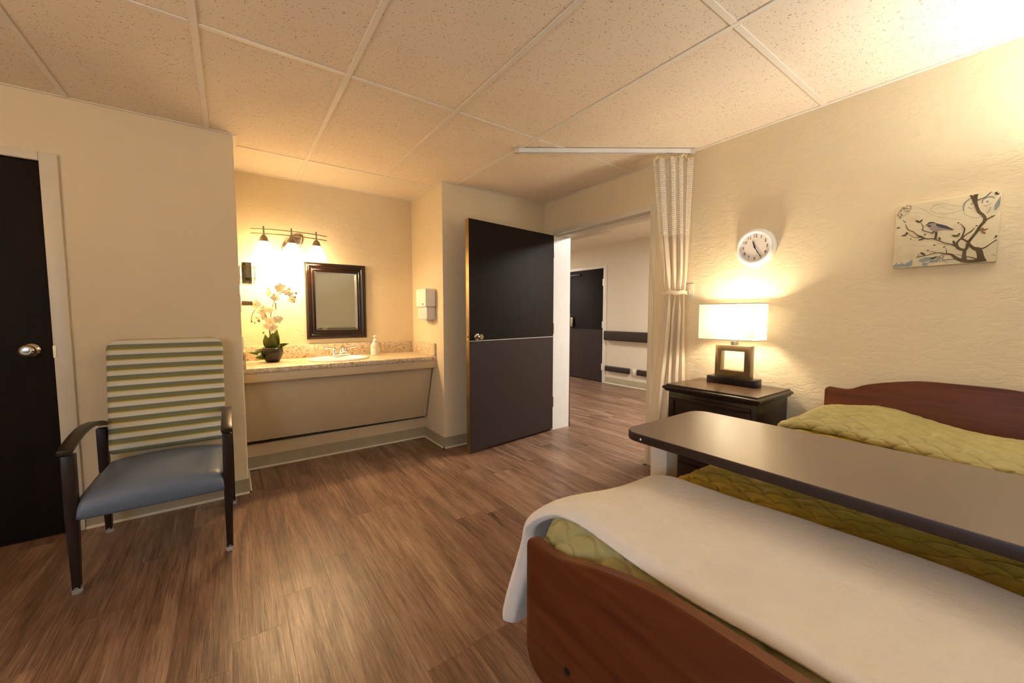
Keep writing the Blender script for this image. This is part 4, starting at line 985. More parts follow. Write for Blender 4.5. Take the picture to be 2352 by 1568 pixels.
MB().lathe([(0, 0.017), (0.0185, 0.017), (0.0175, 0.040), (0.0155, 0.074), (0.013, 0.077), (0, 0.077)], (XA, 3.40, 1.300), (1, 0, 0), 18).build('stub', M['stub'], sp)
ol = empty('outlet_plate', (XA, 3.37, 0.955), 'small white outlet plate above the left side splash', 'outlet')
MB().box(XA + 0.001, XA + 0.010, 3.335, 3.405, 0.955, 1.065).build('plate', M['white_plastic'], ol, bevel=0.003)
MB().box(XA + 0.010, XA + 0.012, 3.353, 3.387, 0.975, 1.045).build('socket', M['white_plastic'], ol, bevel=0.0008)

# ------------------------------------------------------------------ armchair
ch = empty('armchair', (-0.33, 2.74, 0), 'high-backed dark wood armchair with striped back and blue vinyl seat', 'chair')
lxL, lxR, yF, yB = -0.594, -0.040, 2.440, 3.022
def post(x, y, z0, z1, w0, d0, w1, d1, name='leg', xt=0.0, yt=0.0):
    """tapered square leg, w0/d0 at the foot"""
    zm = z0 + (z1 - z0) * 0.62
    P = []
    for z, a, b, q in ((z0, w0, d0, 0), (zm, w1, d1, 0.62), (z1, w1, d1, 1)):
        P.append([(x + xt * q + sx * a / 2, y + yt * q + sy * b / 2, z) for sx, sy in ((-1, -1), (1, -1), (1, 1), (-1, 1), (-1, -1))])
    m = MB().grid(P)
    m.add([p for p in P[0][:4]], [(3, 2, 1, 0)]); m.add([p for p in P[2][:4]], [(0, 1, 2, 3)])
    return m.build(name, M['chair_wood'], ch, bevel=0.004, seg=2, double=0.0005)
for x, y, xt, yt in ((lxL, yF, 0.004, 0.0), (lxR - 0.010, yF, 0.010, 0.0), (lxL - 0.006, yB + 0.012, 0.004, -0.028), (lxR + 0.004, yB + 0.012, -0.004, -0.028)):
    lg = post(x, y, 0.020, 0.618 if y < 2.7 else 0.602, 0.027, 0.030, 0.040, 0.050, 'leg', xt, yt)
    MB().lathe([(0, 0.0005), (0.017, 0.0005), (0.0185, 0.004), (0.0175, 0.020), (0.0165, 0.032), (0, 0.032)], (x, y, 0), n=18).build('foot_glide', M['clear'], lg)
for x in (lxL, lxR):
    # bowed arm: flat strip rising from the front post and dipping back
    rows = []
    for i in range(15):
        q = i / 14
        y = yF - 0.034 + (yB + 0.012 - yF + 0.03) * q
        z = 0.618 + 0.052 * math.sin(PI * min(1, q * 0.96 + 0.02)) ** 0.85 - 0.016 * q
        th = 0.022
        hw = 0.0235 - 0.002 * q
        rows.append([(x - hw, y, z), (x + hw, y, z), (x + hw, y, z + th), (x - hw, y, z + th), (x - hw, y, z)])
    m = MB().grid(rows)
    m.add(rows[0][:4], [(0, 1, 2, 3)]); m.add(rows[-1][:4], [(3, 2, 1, 0)])
    m.build('arm', M['chair_wood'], ch, bevel=0.0045, seg=2, double=0.0005, angle=40)
# seat cushion: crowned slab with a waterfall front
sx0, sx1, sy0, sy1 = lxL + 0.021, lxR - 0.021, 2.402, 2.990
P = []
nx, ny = 24, 24
def seat_pt(a, b, top):
    x = sx0 + (sx1 - sx0) * a
    y = sy0 + (sy1 - sy0) * b
    ex = min(a, 1 - a) * (sx1 - sx0)
    ey0, ey1 = b * (sy1 - sy0), (1 - b) * (sy1 - sy0)
    rnd = lambda e, r_: 0 if e > r_ else r_ - math.sqrt(max(0, r_ * r_ - (r_ - e) ** 2))
    if top:
        crown = 0.044 * math.sin(PI * a) ** 0.6 * math.sin(PI * min(1, 0.14 + 0.70 * b)) ** 0.8
        z = 0.418 + crown - rnd(ex, 0.022) - rnd(ey0, 0.062) - rnd(ey1, 0.03) - 0.006 * b
    else:
        z = 0.330 + rnd(ex, 0.012) + rnd(ey0, 0.016) + 0.01 * b
    return (x, y, z)
ts = [0, 0.004, 0.012, 0.025, 0.04] + [0.07 + 0.86 * i / 14 for i in range(15)] + [0.96, 0.975, 0.988, 0.996, 1]
top = [[seat_pt(a, b, True) for b in ts] for a in ts]
bot = [[seat_pt(a, b, False) for b in ts] for a in ts]
m = MB().grid(top).grid(bot, flip=True)
ring_t = [top[i][0] for i in range(len(ts))] + [top[-1][j] for j in range(1, len(ts))] + [top[i][-1] for i in range(len(ts) - 2, -1, -1)] + [top[0][j] for j in range(len(ts) - 2, 0, -1)]
ring_b = [bot[i][0] for i in range(len(ts))] + [bot[-1][j] for j in range(1, len(ts))] + [bot[i][-1] for i in range(len(ts) - 2, -1, -1)] + [bot[0][j] for j in range(len(ts) - 2, 0, -1)]
m.grid([[a, b] for a, b in zip(ring_t + ring_t[:1], ring_b + ring_b[:1])])
m.build('seat', M['seat'], ch, double=0.0003, angle=60)['label'] = 'blue-grey vinyl seat cushion'
# backrest: padded slab, reclined
bw0, bw1 = -0.305 - 0.264, -0.305 + 0.256
BZ, BH, BT_ = 0.452, 0.630, 0.062
bwid = bw1 - bw0
outline = []
rr_ = 0.055
for cx, cz, a0 in ((bwid - rr_, BH - rr_, 0), (rr_, BH - rr_, 90)):
    outline += [(cx + rr_ * math.cos(R(a0 + 15 * k)), cz + rr_ * math.sin(R(a0 + 15 * k))) for k in range(7)]
outline += [(0.004, 0.02), (0.010, 0.006), (0.02, 0.0)] + [(0.02 + (bwid - 0.04) * k / 6, 0.0) for k in range(1, 6)] + [(bwid - 0.02, 0.0), (bwid - 0.010, 0.006), (bwid - 0.004, 0.02)]
rings = []
for inset, d in ((0.018, 0.0), (0.006, 0.004), (0.0, 0.014), (0.0, BT_ - 0.020), (0.006, BT_ - 0.007), (0.020, BT_), (0.10, BT_ + 0.008), (0.2, BT_ + 0.012)):
    row = []
    for x, z in outline:
        vx, vz = bwid / 2 - x, BH / 2 - z
        kx = max(0, 1 - inset / (bwid / 2)); kz = max(0, 1 - inset / (BH / 2))
        row.append((bwid / 2 - vx * kx, -d, BH / 2 - vz * kz))
    rings.append(row + row[:1])
m = MB().grid(rings)
m.add(rings[0][:-1], [tuple(range(len(outline)))]); m.add(rings[-1][:-1], [tuple(range(len(outline) - 1, -1, -1))])
back = m.build('backrest', M['stripe'], ch, origin=(0, 0, 0), double=0.0003, angle=60)
rec = R(-11.5)
back.location = Vector((bw0, 2.985, BZ)) - WORLD['armchair']
back.rotation_euler = (rec, 0, 0)
back['label'] = 'tall padded back with olive, yellow and grey stripes'
for x in (lxL + 0.075, lxR - 0.085):
    MB().hexa([(x - 0.012, 2.998, 0.475), (x + 0.012, 2.998, 0.475), (x + 0.012, 3.020, 0.475), (x - 0.012, 3.020, 0.475),
               (x - 0.012, 3.068, 0.80), (x + 0.012, 3.068, 0.80), (x + 0.012, 3.092, 0.80), (x - 0.012, 3.092, 0.80)]).build('back_post', M['chair_wood'], ch, bevel=0.003)
MB().box(lxL + 0.012, lxR - 0.012, 3.018, 3.036, 0.54, 0.585).build('back_rail', M['chair_wood'], ch, bevel=0.003)
for y0, y1 in ((yF + 0.03, yF + 0.055), (yB - 0.045, yB - 0.020)):
    MB().box(lxL + 0.012, lxR - 0.012, y0, y1, 0.318, 0.350).build('seat_rail', M['chair_wood'], ch, bevel=0.003)
for x in (lxL, lxR):
    MB().box(x - 0.011, x + 0.011, yF + 0.02, yB - 0.02, 0.336, 0.372).build('seat_rail', M['chair_wood'], ch, bevel=0.003)

# ------------------------------------------------------------------ nightstand
NX0, NX1, NY0, NY1, NZ = 2.245, 2.697, 0.885, 1.462, 0.775
ns = empty('nightstand', ((NX0 + NX1) / 2, (NY0 + NY1) / 2, 0), 'dark espresso nightstand with moulded top under the lamp', 'nightstand')
m = MB()
tp = [(0.028, -0.048), (0.014, -0.040), (0.010, -0.030), (0.002, -0.026), (0.0, -0.020), (0.003, -0.013), (0.010, -0.009), (0.017, -0.0075), (0.020, 0.0)]
rows = [[(NX0 + i, NY0 + i, NZ + z), (NX1, NY0 + i, NZ + z), (NX1, NY1 - i, NZ + z), (NX0 + i, NY1 - i, NZ + z), (NX0 + i, NY0 + i, NZ + z)] for i, z in tp]
m.grid(rows)
m.add(rows[0][:4], [(3, 2, 1, 0)])
m.build('top_moulding', M['espresso'], ns, double=0.0003, angle=30)
i = 0.020
MB().box(NX0 + i + 0.0005, NX1 - 0.0005, NY0 + i + .0005, NY1 - i - .0005, NZ - 0.002, NZ + 0.0006).build('top_panel', M['espresso_top'], ns)
c0 = 0.030
MB().box(NX0 + c0, NX1, NY0 + c0, NY1 - c0, 0.06, NZ - 0.048).build('carcass', M['espresso'], ns, bevel=0.002)
MB().box(NX0 + 0.018, NX1, NY0 + 0.018, NY1 - 0.018, 0.0005, 0.075).build('plinth', M['espresso'], ns, bevel=0.006)
for z0, z1 in ((0.515, 0.705), (0.305, 0.500), (0.095, 0.290)):
    d = MB().box(NX0 + c0 - 0.012, NX0 + c0, NY0 + c0 + 0.022, NY1 - c0 - 0.022, z0, z1).build('drawer', M['espresso'], ns, bevel=0.003)
    fr = MB()
    ya, yb = NY0 + c0 + 0.022, NY1 - c0 - 0.022
    for a, b, c, e in ((ya, yb, z1 - 0.026, z1), (ya, yb, z0, z0 + 0.026), (ya, ya + 0.026, z0 + 0.026, z1 - 0.026), (yb - 0.026, yb, z0 + 0.026, z1 - 0.026)):
        fr.box(NX0 + c0 - 0.020, NX0 + c0 - 0.012, a, b, c, e)
    fr.build('drawer_frame', M['espresso'], d, bevel=0.003)
    MB().lathe([(0.006, 0), (0.005, 0.012), (0.013, 0.018), (0.014, 0.024), (0.008, 0.029), (0, 0.030)], (NX0 + c0 - 0.012, (ya + yb) / 2, (z0 + z1) / 2), (-1, 0, 0), 16).build('knob', M['nickel'], d)

# ------------------------------------------------------------------ table lamp
LX, LY = 2.592, 1.182
lt = empty('table_lamp', (LX, LY, NZ), 'lit table lamp with white box shade and open square bronze base', 'lamp')
MB().box(LX - 0.050, LX + 0.048, LY - 0.146, LY + 0.146, NZ + 0.001, NZ + 0.047).build('base_block', M['black'], lt, bevel=0.002)
fz0, fz1, fy0, fy1, b_ = NZ + 0.048, NZ + 0.250, LY - 0.107, LY + 0.107, 0.036
fx0, fx1 = LX - 0.026, LX + 0.024
outer = [(fy0, fz0), (fy1, fz0), (fy1, fz1), (fy0, fz1)]
inner = [(fy0 + b_, fz0 + 0.043), (fy1 - b_, fz0 + 0.043), (fy1 - b_, fz1 - b_), (fy0 + b_, fz1 - b_)]
m = MB()
loops = [[(x, y, z) for y, z in q] for x, q in ((fx0, outer), (fx1, outer), (fx1, inner), (fx0, inner))]
loops = [l + l[:1] for l in loops]
m.grid(loops + loops[:1])
m.build('square_frame', M['bronze'], lt, bevel=0.0015, double=0.0003)
for y in (LY - 0.08, LY, LY + 0.07):
    MB().box(fx0 - 0.004, fx0 + 0.002, y - 0.018, y + 0.018, NZ + 0.047, NZ + 0.0495).build('bracket', M['steel_dark'], lt)
MB().lathe([(0.0, 0), (0.022, 0), (0.022, 0.028), (0.012, 0.032), (0.010, 0.09), (0.014, 0.095), (0.014, 0.13), (0, 0.13)], (LX, LY, fz1), n=18).build('neck', M['nickel'], lt)
MB().lathe([(0, 0), (0.013, 0.001), (0.016, 0.02), (0.028, 0.05), (0.028, 0.065), (0.018, 0.085), (0, 0.092)], (LX, LY, fz1 + 0.085), n=18).build('bulb', M['lamp_bulb'], lt)
shx0, shx1, shy0, shy1, shz0, shz1 = 2.508, 2.676, 1.030, 1.378, 1.058, 1.290
rect = lambda i, z: [(x, y, z) for x, y in rrect(shx0 + i, shx1 - i, shy0 + i, shy1 - i, 0.008, 3)]
loops = [rect(0, shz0), rect(0, shz1)]
loops = [l + l[:1] for l in loops]
MB().grid(loops).build('lamp_shade', M['shade'], lt, angle=50)
for z in (shz0, shz1 - 0.006):
    L2 = [rect(-0.0006, z), rect(-0.0006, z + 0.006), rect(0.002, z + 0.006), rect(0.002, z)]
    L2 = [l + l[:1] for l in L2]
    MB().grid(L2 + L2[:1]).build('shade_trim', M['shade'], lt)
for a, b in (((shx0, LY, shz1 - 0.02), (LX, LY, fz1 + 0.12)), ((shx1, LY, shz1 - 0.02), (LX, LY, fz1 + 0.12)), ((LX, shy0, shz1 - 0.02), (LX, LY, fz1 + 0.12)), ((LX, shy1, shz1 - 0.02), (LX, LY, fz1 + 0.12))):
    MB().tube([a, b], 0.0014, 6).build('shade_spider', M['nickel'], lt)
lamp('table_lamp_bulb', 'POINT', (LX, LY, 1.178), LAMP_W, LAMPC, 0.045)

# ------------------------------------------------------------------ wall clock
CY_, CZ_ = 1.128, 1.641
ck = empty('wall_clock', (XR, CY_, CZ_), 'round white wall clock with black numerals above the lamp', 'clock')
MB().lathe([(0, 0.002), (0.114, 0.002), (0.116, 0.010), (0.115, 0.024), (0.109, 0.036), (0.099, 0.043), (0.092, 0.042), (0.088, 0.036), (0.087, 0.026), (0, 0.026)], (XR, CY_, CZ_), (-1, 0, 0), 64).build('rim', M['clock_rim'], ck)
MB().lathe([(0, 0), (0.087, 0), (0.087, 0.0008), (0, 0.0008)], (XR - 0.0262, CY_, CZ_), (-1, 0, 0), 48).build('dial', M['clock_face'], ck)
def flat_text(txt, size, loc, rot, mat, parent, name, ext=0.0003, align='CENTER', sx=1.0):
    cu = bpy.data.curves.new(name, 'FONT')
    cu.body = txt
    cu.size = size
    cu.extrude = ext
    cu.align_x, cu.align_y = align, 'CENTER'
    cu.materials.append(mat)
    cu.resolution_u = 3
    t_ = bpy.data.objects.new(name, cu)
    COL.objects.link(t_)
    me = bpy.data.meshes.new_from_object(t_.evaluated_get(bpy.context.evaluated_depsgraph_get()))
    bpy.data.objects.remove(t_)
    o = bpy.data.objects.new(name, me)
    COL.objects.link(o)
    o.parent = parent
    o.location = Vector(loc) - WORLD[parent.name]
    o.rotation_euler = rot
    o.scale = (sx, 1, 1)
    return o
# facing -X: text x axis runs along -Y, text up is +Z
WROT = Matrix(((0, 0, -1), (-1, 0, 0), (0, 1, 0))).to_euler()
for h in range(1, 13):
    a = R(90 - 30 * h)
    flat_text(str(h), 0.026, (XR - 0.0275, CY_ - 0.069 * math.cos(a), CZ_ + 0.069 * math.sin(a)), WROT, M['black_plastic'], ck, 'numeral')
tk = MB()
for k in range(60):
    a = R(6 * k)
    ca, sa = math.cos(a), math.sin(a)
    r0, r1, hw = (0.0825, 0.0855, 0.0006 if k % 5 else 0.0011)
    tk.hexa([(XR - 0.0270 - dx, CY_ - (r_ * ca - t_ * sa), CZ_ + (r_ * sa + t_ * ca)) for dx in (0, 0.0003) for (r_, t_) in ((r0, -hw), (r1, -hw), (r1, hw), (r0, hw))])
tk.build('minute_track', M['black_plastic'], ck, smooth=False)['kind'] = 'stuff'
def hand(deg, l_, w_, back_, x):
    a = R(90 - deg)
    ca, sa = math.cos(a), math.sin(a)
    prof_ = [(-back_, -w_ * .6), (l_ * .6, -w_), (l_, -w_ * .35), (l_, w_ * .35), (l_ * .6, w_), (-back_, w_ * .6)]
    MB().prism([(r_, t_) for r_, t_ in prof_], (x, CY_, CZ_), (0, -ca, sa), (0, sa, ca), (-1, 0, 0), 0.0008).build('hand', M['black_plastic'], ck, smooth=False)
hand(342.5, 0.043, 0.0036, 0.012, XR - 0.0295)
hand(150, 0.072, 0.0026, 0.014, XR - 0.0312)
MB().lathe([(0, 0), (0.005, 0), (0.005, 0.0055), (0, 0.006)], (XR - 0.027, CY_, CZ_), (-1, 0, 0), 16).build('hub', M['black_plastic'], ck)

# ------------------------------------------------------------------ picture
AY0, AY1, AZ0, AZ1, AX = 0.4885, 0.1645, 1.4485, 1.7480, XR - 0.033       # left edge is the larger Y
art = empty('canvas_picture', (XR, (AY0 + AY1) / 2, AZ0), 'cream canvas print of a small bird on a brown branch', 'picture')
MB().box(AX, XR - 0.001, AY1, AY0, AZ0, AZ1).build('canvas', M['canvas'], art, bevel=0.0025, seg=2)
def cv(u, v, d):
    return (AX - d, AY0 + (AY1 - AY0) * u, AZ0 + (AZ1 - AZ0) * v)
def ribbon(mb, pts, d, sm=4):
    q = smooth_poly([(*cv(u, v, 0), w_) for u, v, w_ in pts], sm)
    for k in range(len(q) - 1):
        pass
    L_, Rr = [], []
    for k, p in enumerate(q):
        a, b = q[max(k - 1, 0)], q[min(k + 1, len(q) - 1)]
        ty, tz = b[1] - a[1], b[2] - a[2]
        n_ = math.hypot(ty, tz) or 1
        hw = max(0.0003, p[3] / 2)
        ny, nz = -tz / n_ * hw, ty / n_ * hw
        cl = lambda y, z: (min(max(y, AY1 + .0008), AY0 - .0008), min(max(z, AZ0 + .0008), AZ1 - .0008))
        L_.append(cl(p[1] + ny, p[2] + nz)); Rr.append(cl(p[1] - ny, p[2] - nz))
    mb.grid([[(AX - d, *l), (AX - d, *r_), (AX - d + 0.0004, *r_), (AX - d + 0.0004, *l), (AX - d, *l)] for l, r_ in zip(L_, Rr)])
NM = {'trunk': 'printed_branches', 'leaf': 'printed_leaves', 'rust_leaf': 'printed_rust_leaf', 'blue_scroll': 'printed_scrollwork', 'brown_stamp': 'printed_postmark', 'faint_stamp': 'printed_faint_stamp', 'script_line': 'printed_script'}
for lev, key in enumerate(('script_line', 'faint_stamp', 'blue_scroll', 'brown_stamp', 'trunk', 'leaf', 'rust_leaf')):
    mb = MB()
    for n_rb, rb in enumerate(PAINT[key]):
        ribbon(mb, rb, 0.0002 + 0.0003 * lev + 0.000012 * n_rb)
    if key == 'blue_scroll':
        for u, v in DOTS:
            y, z = cv(u, v, 0)[1:]
            mb.prism([(0.0022 * math.cos(R(45 * k)), 0.0022 * math.sin(R(45 * k))) for k in range(8)], (AX - 0.0001, y, z), (0, 1, 0), (0, 0, 1), (-1, 0, 0), 0.0003)
    mb.build(NM[key], M['ink'][key], art, smooth=False)['kind'] = 'stuff'
bird = MB().prism([cv(u, v, 0)[1:] for u, v in BIRD['body']], (AX - 0.0001, 0, 0), (0, 1, 0), (0, 0, 1), (-1, 0, 0), 0.0023).build('printed_bird', M['bird_body'], art, smooth=False)
for k_, mt in (('wing', 'bird_wing'), ('cap', 'bird_cap'), ('throat', 'bird_cap'), ('legs', 'bird_cap')):
    MB().prism([cv(u, v, 0)[1:] for u, v in BIRD[k_]], (AX - 0.0002, 0, 0), (0, 1, 0), (0, 0, 1), (-1, 0, 0), 0.0024).build('bird_' + k_, M[mt], bird, smooth=False)
for txt, u, v, s_, rz in (('E', 0.098, 0.955, 0.020, 1.0), ('S', 0.118, 0.905, 0.020, 1.4), ('F', 0.055, 0.925, 0.016, .4), ('B', 0.052, 0.815, 0.016, .5), ('1', 0.028, 0.87, 0.014, 0)):
    y, z = cv(u, v, 0)[1:]
    o = flat_text(txt, s_, (AX - 0.0016, y, z), WROT, M['ink']['brown_stamp'], art, 'printed_letter', 0.0001)
    o.rotation_euler = (Matrix(((0, 0, -1), (-1, 0, 0), (0, 1, 0))) @ Matrix.Rotation(rz, 3, 'Z')).to_euler()

# ------------------------------------------------------------------ curtain and its ceiling track
TA, TB = Vector((1.648, 2.268, H)), Vector((2.676, 1.540, H))
td = (TB - TA).normalized()
tn = Vector((-td.y, td.x, 0))
tr = empty('curtain_track', (TA + TB) / 2, 'slim white curtain track running diagonally across the ceiling', 'curtain track')
def along(mb, s0, s1, n0, n1, z0, z1):
    return mb.hexa([TA + td * s + tn * n_ + Vector((0, 0, z - H)) for z in (z0, z1) for s, n_ in ((s0, n0), (s1, n0), (s1, n1), (s0, n1))])
TLn = (TB - TA).length
m = MB()
along(m, 0.03, TLn - 0.03, -0.016, 0.016, H - 0.008, H - 0.001)
along(m, 0.03, TLn - 0.03, -0.016, -0.0125, H - 0.026, H - 0.008)
along(m, 0.03, TLn - 0.03, 0.0125, 0.016, H - 0.026, H - 0.008)
along(m, 0.03, TLn - 0.03, -0.016, -0.006, H - 0.029, H - 0.026)
along(m, 0.03, TLn - 0.03, 0.006, 0.016, H - 0.029, H - 0.026)
m.build('channel', M['trim_white'], tr, smooth=False)
along(MB(), 0.0, 0.034, -0.018, 0.018, H - 0.032, H - 0.0005).build('end_cap', M['steel_paint'], tr, bevel=0.003)
along(MB(), TLn - 0.034, TLn, -0.018, 0.018, H - 0.032, H - 0.0005).build('end_cap', M['steel_paint'], tr, bevel=0.003)

cu_ = empty('privacy_curtain', tuple(TA + td * (TLn - 0.13) + Vector((0, 0, 0.1 - H))), 'cream cubicle curtain with open mesh top tied back beside the doorway', 'curtain')
NF, NP = 4, 34                     # folds, points per fold
def curtain_center(z):
    """where the bundle hangs (metres along the track, metres across) and its half width at height z"""
    if z > 1.38:
        q = (z - 1.38) / (2.32 - 1.38)
        half = 0.072 + (0.134 - 0.072) * q ** 0.8
        s = TLn - 0.105 - 0.040 * q
    else:
        q = (1.38 - z) / 1.28
        half = 0.072 + 0.050 * sstep(0.0, 0.9, q)
        s = TLn - 0.105 - 0.050 * q
    return s, half
def cpt(t, z, rngv):
    s, half = curtain_center(z)
    pinch = math.exp(-((z - 1.375) / 0.10) ** 2)
    ph = t * NF * 2 * PI
    amp = 0.034 * (1 - 0.45 * pinch) * (0.75 + 0.35 * math.sin(t * 17 + 1.3))
    amp *= 0.72 if z > 1.76 else 1
    low = sstep(1.3, 0.2, z) if False else 0
    a = s + (2 * t - 1) * half + 0.011 * math.sin(ph * 2 + z * 1.2) * (1 - pinch)
    # cloth is carried diagonally into the tie from above, then falls
    b = amp * math.sin(ph + 0.5 * math.sin(z * 2.1 + t * 5)) + 0.012 * math.sin(z * 3 + t * 9) * (1 - pinch)
    p = TA + td * a + tn * b
    return (min(p.x, XR - 0.012), p.y, z)
def curtain_rows(zs, n):
    return [[cpt(t / n, z, None) for t in range(n + 1)] for z in zs]
n_ = NF * NP
def with_uv(o, rows):
    me = o.data
    uvl = me.uv_layers.new(name='UVMap')
    W_ = len(rows[0])
    for lp in me.loops:
        i, j = divmod(lp.vertex_index, W_)
        uvl.data[lp.index].uv = (j * 1.55 / n_ , rows[min(i, len(rows) - 1)][0][2])
zs = [2.285 - (2.285 - 1.765) * k / 14 for k in range(15)]
rows = curtain_rows(zs, n_)
o = MB().grid(rows).build('mesh_top', M['mesh'], cu_, angle=180, fix=False); with_uv(o, rows)
o['label'] = 'open white mesh upper panel'
zs = [2.312, 2.284]
rows = curtain_rows(zs, n_)
MB().grid(rows).build('heading_tape', M['curtain'], cu_, angle=180, fix=False)
zs = [1.766 - (1.766 - 0.105) * k / 44 for k in range(45)]
rows = curtain_rows(zs, n_)
MB().grid(rows).build('cloth', M['curtain'], cu_, angle=180, fix=False)
rows = curtain_rows([1.778, 1.758], n_)
MB().grid([[(x - 0.001, y, z) for x, y, z in r_] for r_ in rows]).build('seam', M['curtain'], cu_, angle=180, fix=False)
s_, half = curtain_center(1.375)
ring = []
for k in range(33):
    a = 2 * PI * k / 32
    p = TA + td * (s_ + (half + 0.012) * math.cos(a)) + tn * (0.044 * math.sin(a))
    ring.append((min(p.x, XR - 0.006), p.y))
MB().grid([[(x, y, 1.362 + 0.004 * math.sin(k)) , (x, y, 1.388 + 0.004 * math.sin(k))] for k, (x, y) in enumerate(ring)]).build('tie_back', M['curtain'], cu_, angle=180, fix=False)
for k in range(10):
    t = (k + 0.5) / 10
    p = Vector(cpt(t, 2.30, None))
    s = TLn - 0.145 + (2 * t - 1) * 0.12
    q = TA + td * min(s, TLn - 0.04)
    MB().tube([(q.x, q.y, H - 0.027), (q.x, q.y, H - 0.045), ((q.x + p.x) / 2, (q.y + p.y) / 2, H - 0.058), (p.x, p.y, H - 0.072)], 0.0022, 6).build('hook', M['brass'], cu_)

wp = empty('wall_plate', (XR, 1.565, 1.32), 'pale wall plate half hidden behind the tied curtain', 'switch')
MB().box(XR - 0.008, XR - 0.001, 1.530, 1.600, 1.320, 1.440).build('plate', M['trim'], wp, bevel=0.003)
MB().box(XR - 0.013, XR - 0.008, 1.557, 1.573, 1.362, 1.398).build('toggle', M['trim'], wp, bevel=0.002)

# ------------------------------------------------------------------ bed
BYC = 0.222
bed = empty('hospital_bed', (1.6, BYC, 0), 'single care bed with curved cherry headboard and footboard', 'bed')
def board_prof(half, zc, zp, zb, rb):
    """half outline (offset from the centre, height), mirrored; corner height zc, peak zp, bottom zb"""
    top = smooth_poly([(0, zp), (0.14, zp - 0.003), (0.26, zp - 0.026), (0.34, zp - 0.050), (0.40, zc - 0.001), (0.455, zc - 0.003), (half - 0.022, zc)], 5)
    cor = [(half - 0.022 + 0.022 * math.sin(R(a)), zc - 0.022 + 0.022 * math.cos(R(a))) for a in (30, 60, 90)]
    low = [(half - rb + rb * math.cos(R(a)), zb + rb - rb * math.sin(R(a))) for a in (0, 22.5, 45, 67.5, 90)]
    hf = top + cor + low
    return hf + [(-a, b) for a, b in reversed(hf) if abs(a) > 1e-6]
def board(name, x0, x1, half, zc, zp, zb, rb):
    pr = board_prof(half, zc, zp, zb, rb)
    o = MB().prism([(a, b) for a, b in pr], (x0, BYC, 0), (0, 1, 0), (0, 0, 1), (1, 0, 0), x1 - x0).build(name, M['cherry'], bed, bevel=0.0035, seg=2, angle=40)
    # edge band: a strip following the outline, 0.4 mm proud
    P = [(a, b) for a, b in pr]
    n = len(P)
    outl = []
    for k in range(n):
        a, b = P[k - 1], P[(k + 1) % n]
        t = Vector((b[0] - a[0], b[1] - a[1])).normalized()
        nn = Vector((t.y, -t.x))
        c = Vector((P[k][0], P[k][1] - (zb + zp) / 2))
        if nn.dot(c) < 0: nn = -nn
        outl.append((P[k][0] + nn.x * 0.0008, P[k][1] + nn.y * 0.0008, P[k][0] - nn.x * 0.004, P[k][1] - nn.y * 0.004))
    xa, xb = x0 + 0.004, x1 - 0.004
    rows = [[(xa, BYC + q[2], q[3]), (xa, BYC + q[0], q[1]), (xb, BYC + q[0], q[1]), (xb, BYC + q[2], q[3]), (xa, BYC + q[2], q[3])] for q in outl]
    MB().grid(rows, closed_u=True).build('edge_band', M['cherry_lit_edge'], o, angle=40)
    return o
hb = board('headboard', 2.662, 2.690, 0.505, 0.823, 0.902, 0.30, 0.05)
fb = board('footboard', 0.569, 0.597, 0.508, 0.676, 0.744, 0.340, 0.060)
MB().lathe([(0, 0), (0.008, 0), (0.0075, 0.003), (0.004, 0.005), (0, 0.005)], (0.5685, 0.584, 0.437), (-1, 0, 0), 16).build('bolt_cap', M['black_plastic'], fb)
MB().lathe([(0, 0), (0.008, 0), (0.0075, 0.003), (0.004, 0.005), (0, 0.005)], (0.5685, 2 * BYC - 0.584, 0.437), (-1, 0, 0), 16).build('bolt_cap', M['black_plastic'], fb)
fr = MB()
for y in (BYC - 0.40, BYC + 0.36):
    fr.box(0.60, 2.66, y, y + 0.04, 0.36, 0.44)
for x in (0.62, 1.30, 1.98, 2.60):
    fr.box(x, x + 0.05, BYC - 0.36, BYC + 0.36, 0.38, 0.42)
fr.build('frame', M['steel_paint'], bed, bevel=0.003)
MB().box(0.612, 2.65, BYC - 0.44, BYC + 0.44, 0.442, 0.462).build('deck', M['steel_paint'], bed)
for x in (0.85, 2.35):
    for y in (BYC - 0.34, BYC + 0.34):
        lg = MB().box(x - 0.025, x + 0.025, y - 0.025, y + 0.025, 0.085, 0.37).build('leg', M['steel_paint'], bed, bevel=0.004)
        MB().lathe([(0, -0.014), (0.030, -0.014), (0.0405, -0.008), (0.0405, 0.008), (0.030, 0.014), (0, 0.014)], (x, y, 0.0415), (0, 1, 0), 20).build('caster', M['black_plastic'], lg)
        MB().box(x - 0.012, x + 0.012, y - 0.022, y - 0.016, 0.035, 0.088).box(x - 0.012, x + 0.012, y + 0.016, y + 0.022, 0.035, 0.088).box(x - 0.02, x + 0.02, y - 0.022, y + 0.022, 0.084, 0.090).build('caster_fork', M['steel_dark'], lg)
MT = 0.660
MB().box(0.618, 2.645, BYC - 0.455, BYC + 0.455, 0.463, MT).build('mattress', M['mattress'], bed, bevel=0.035, seg=4)

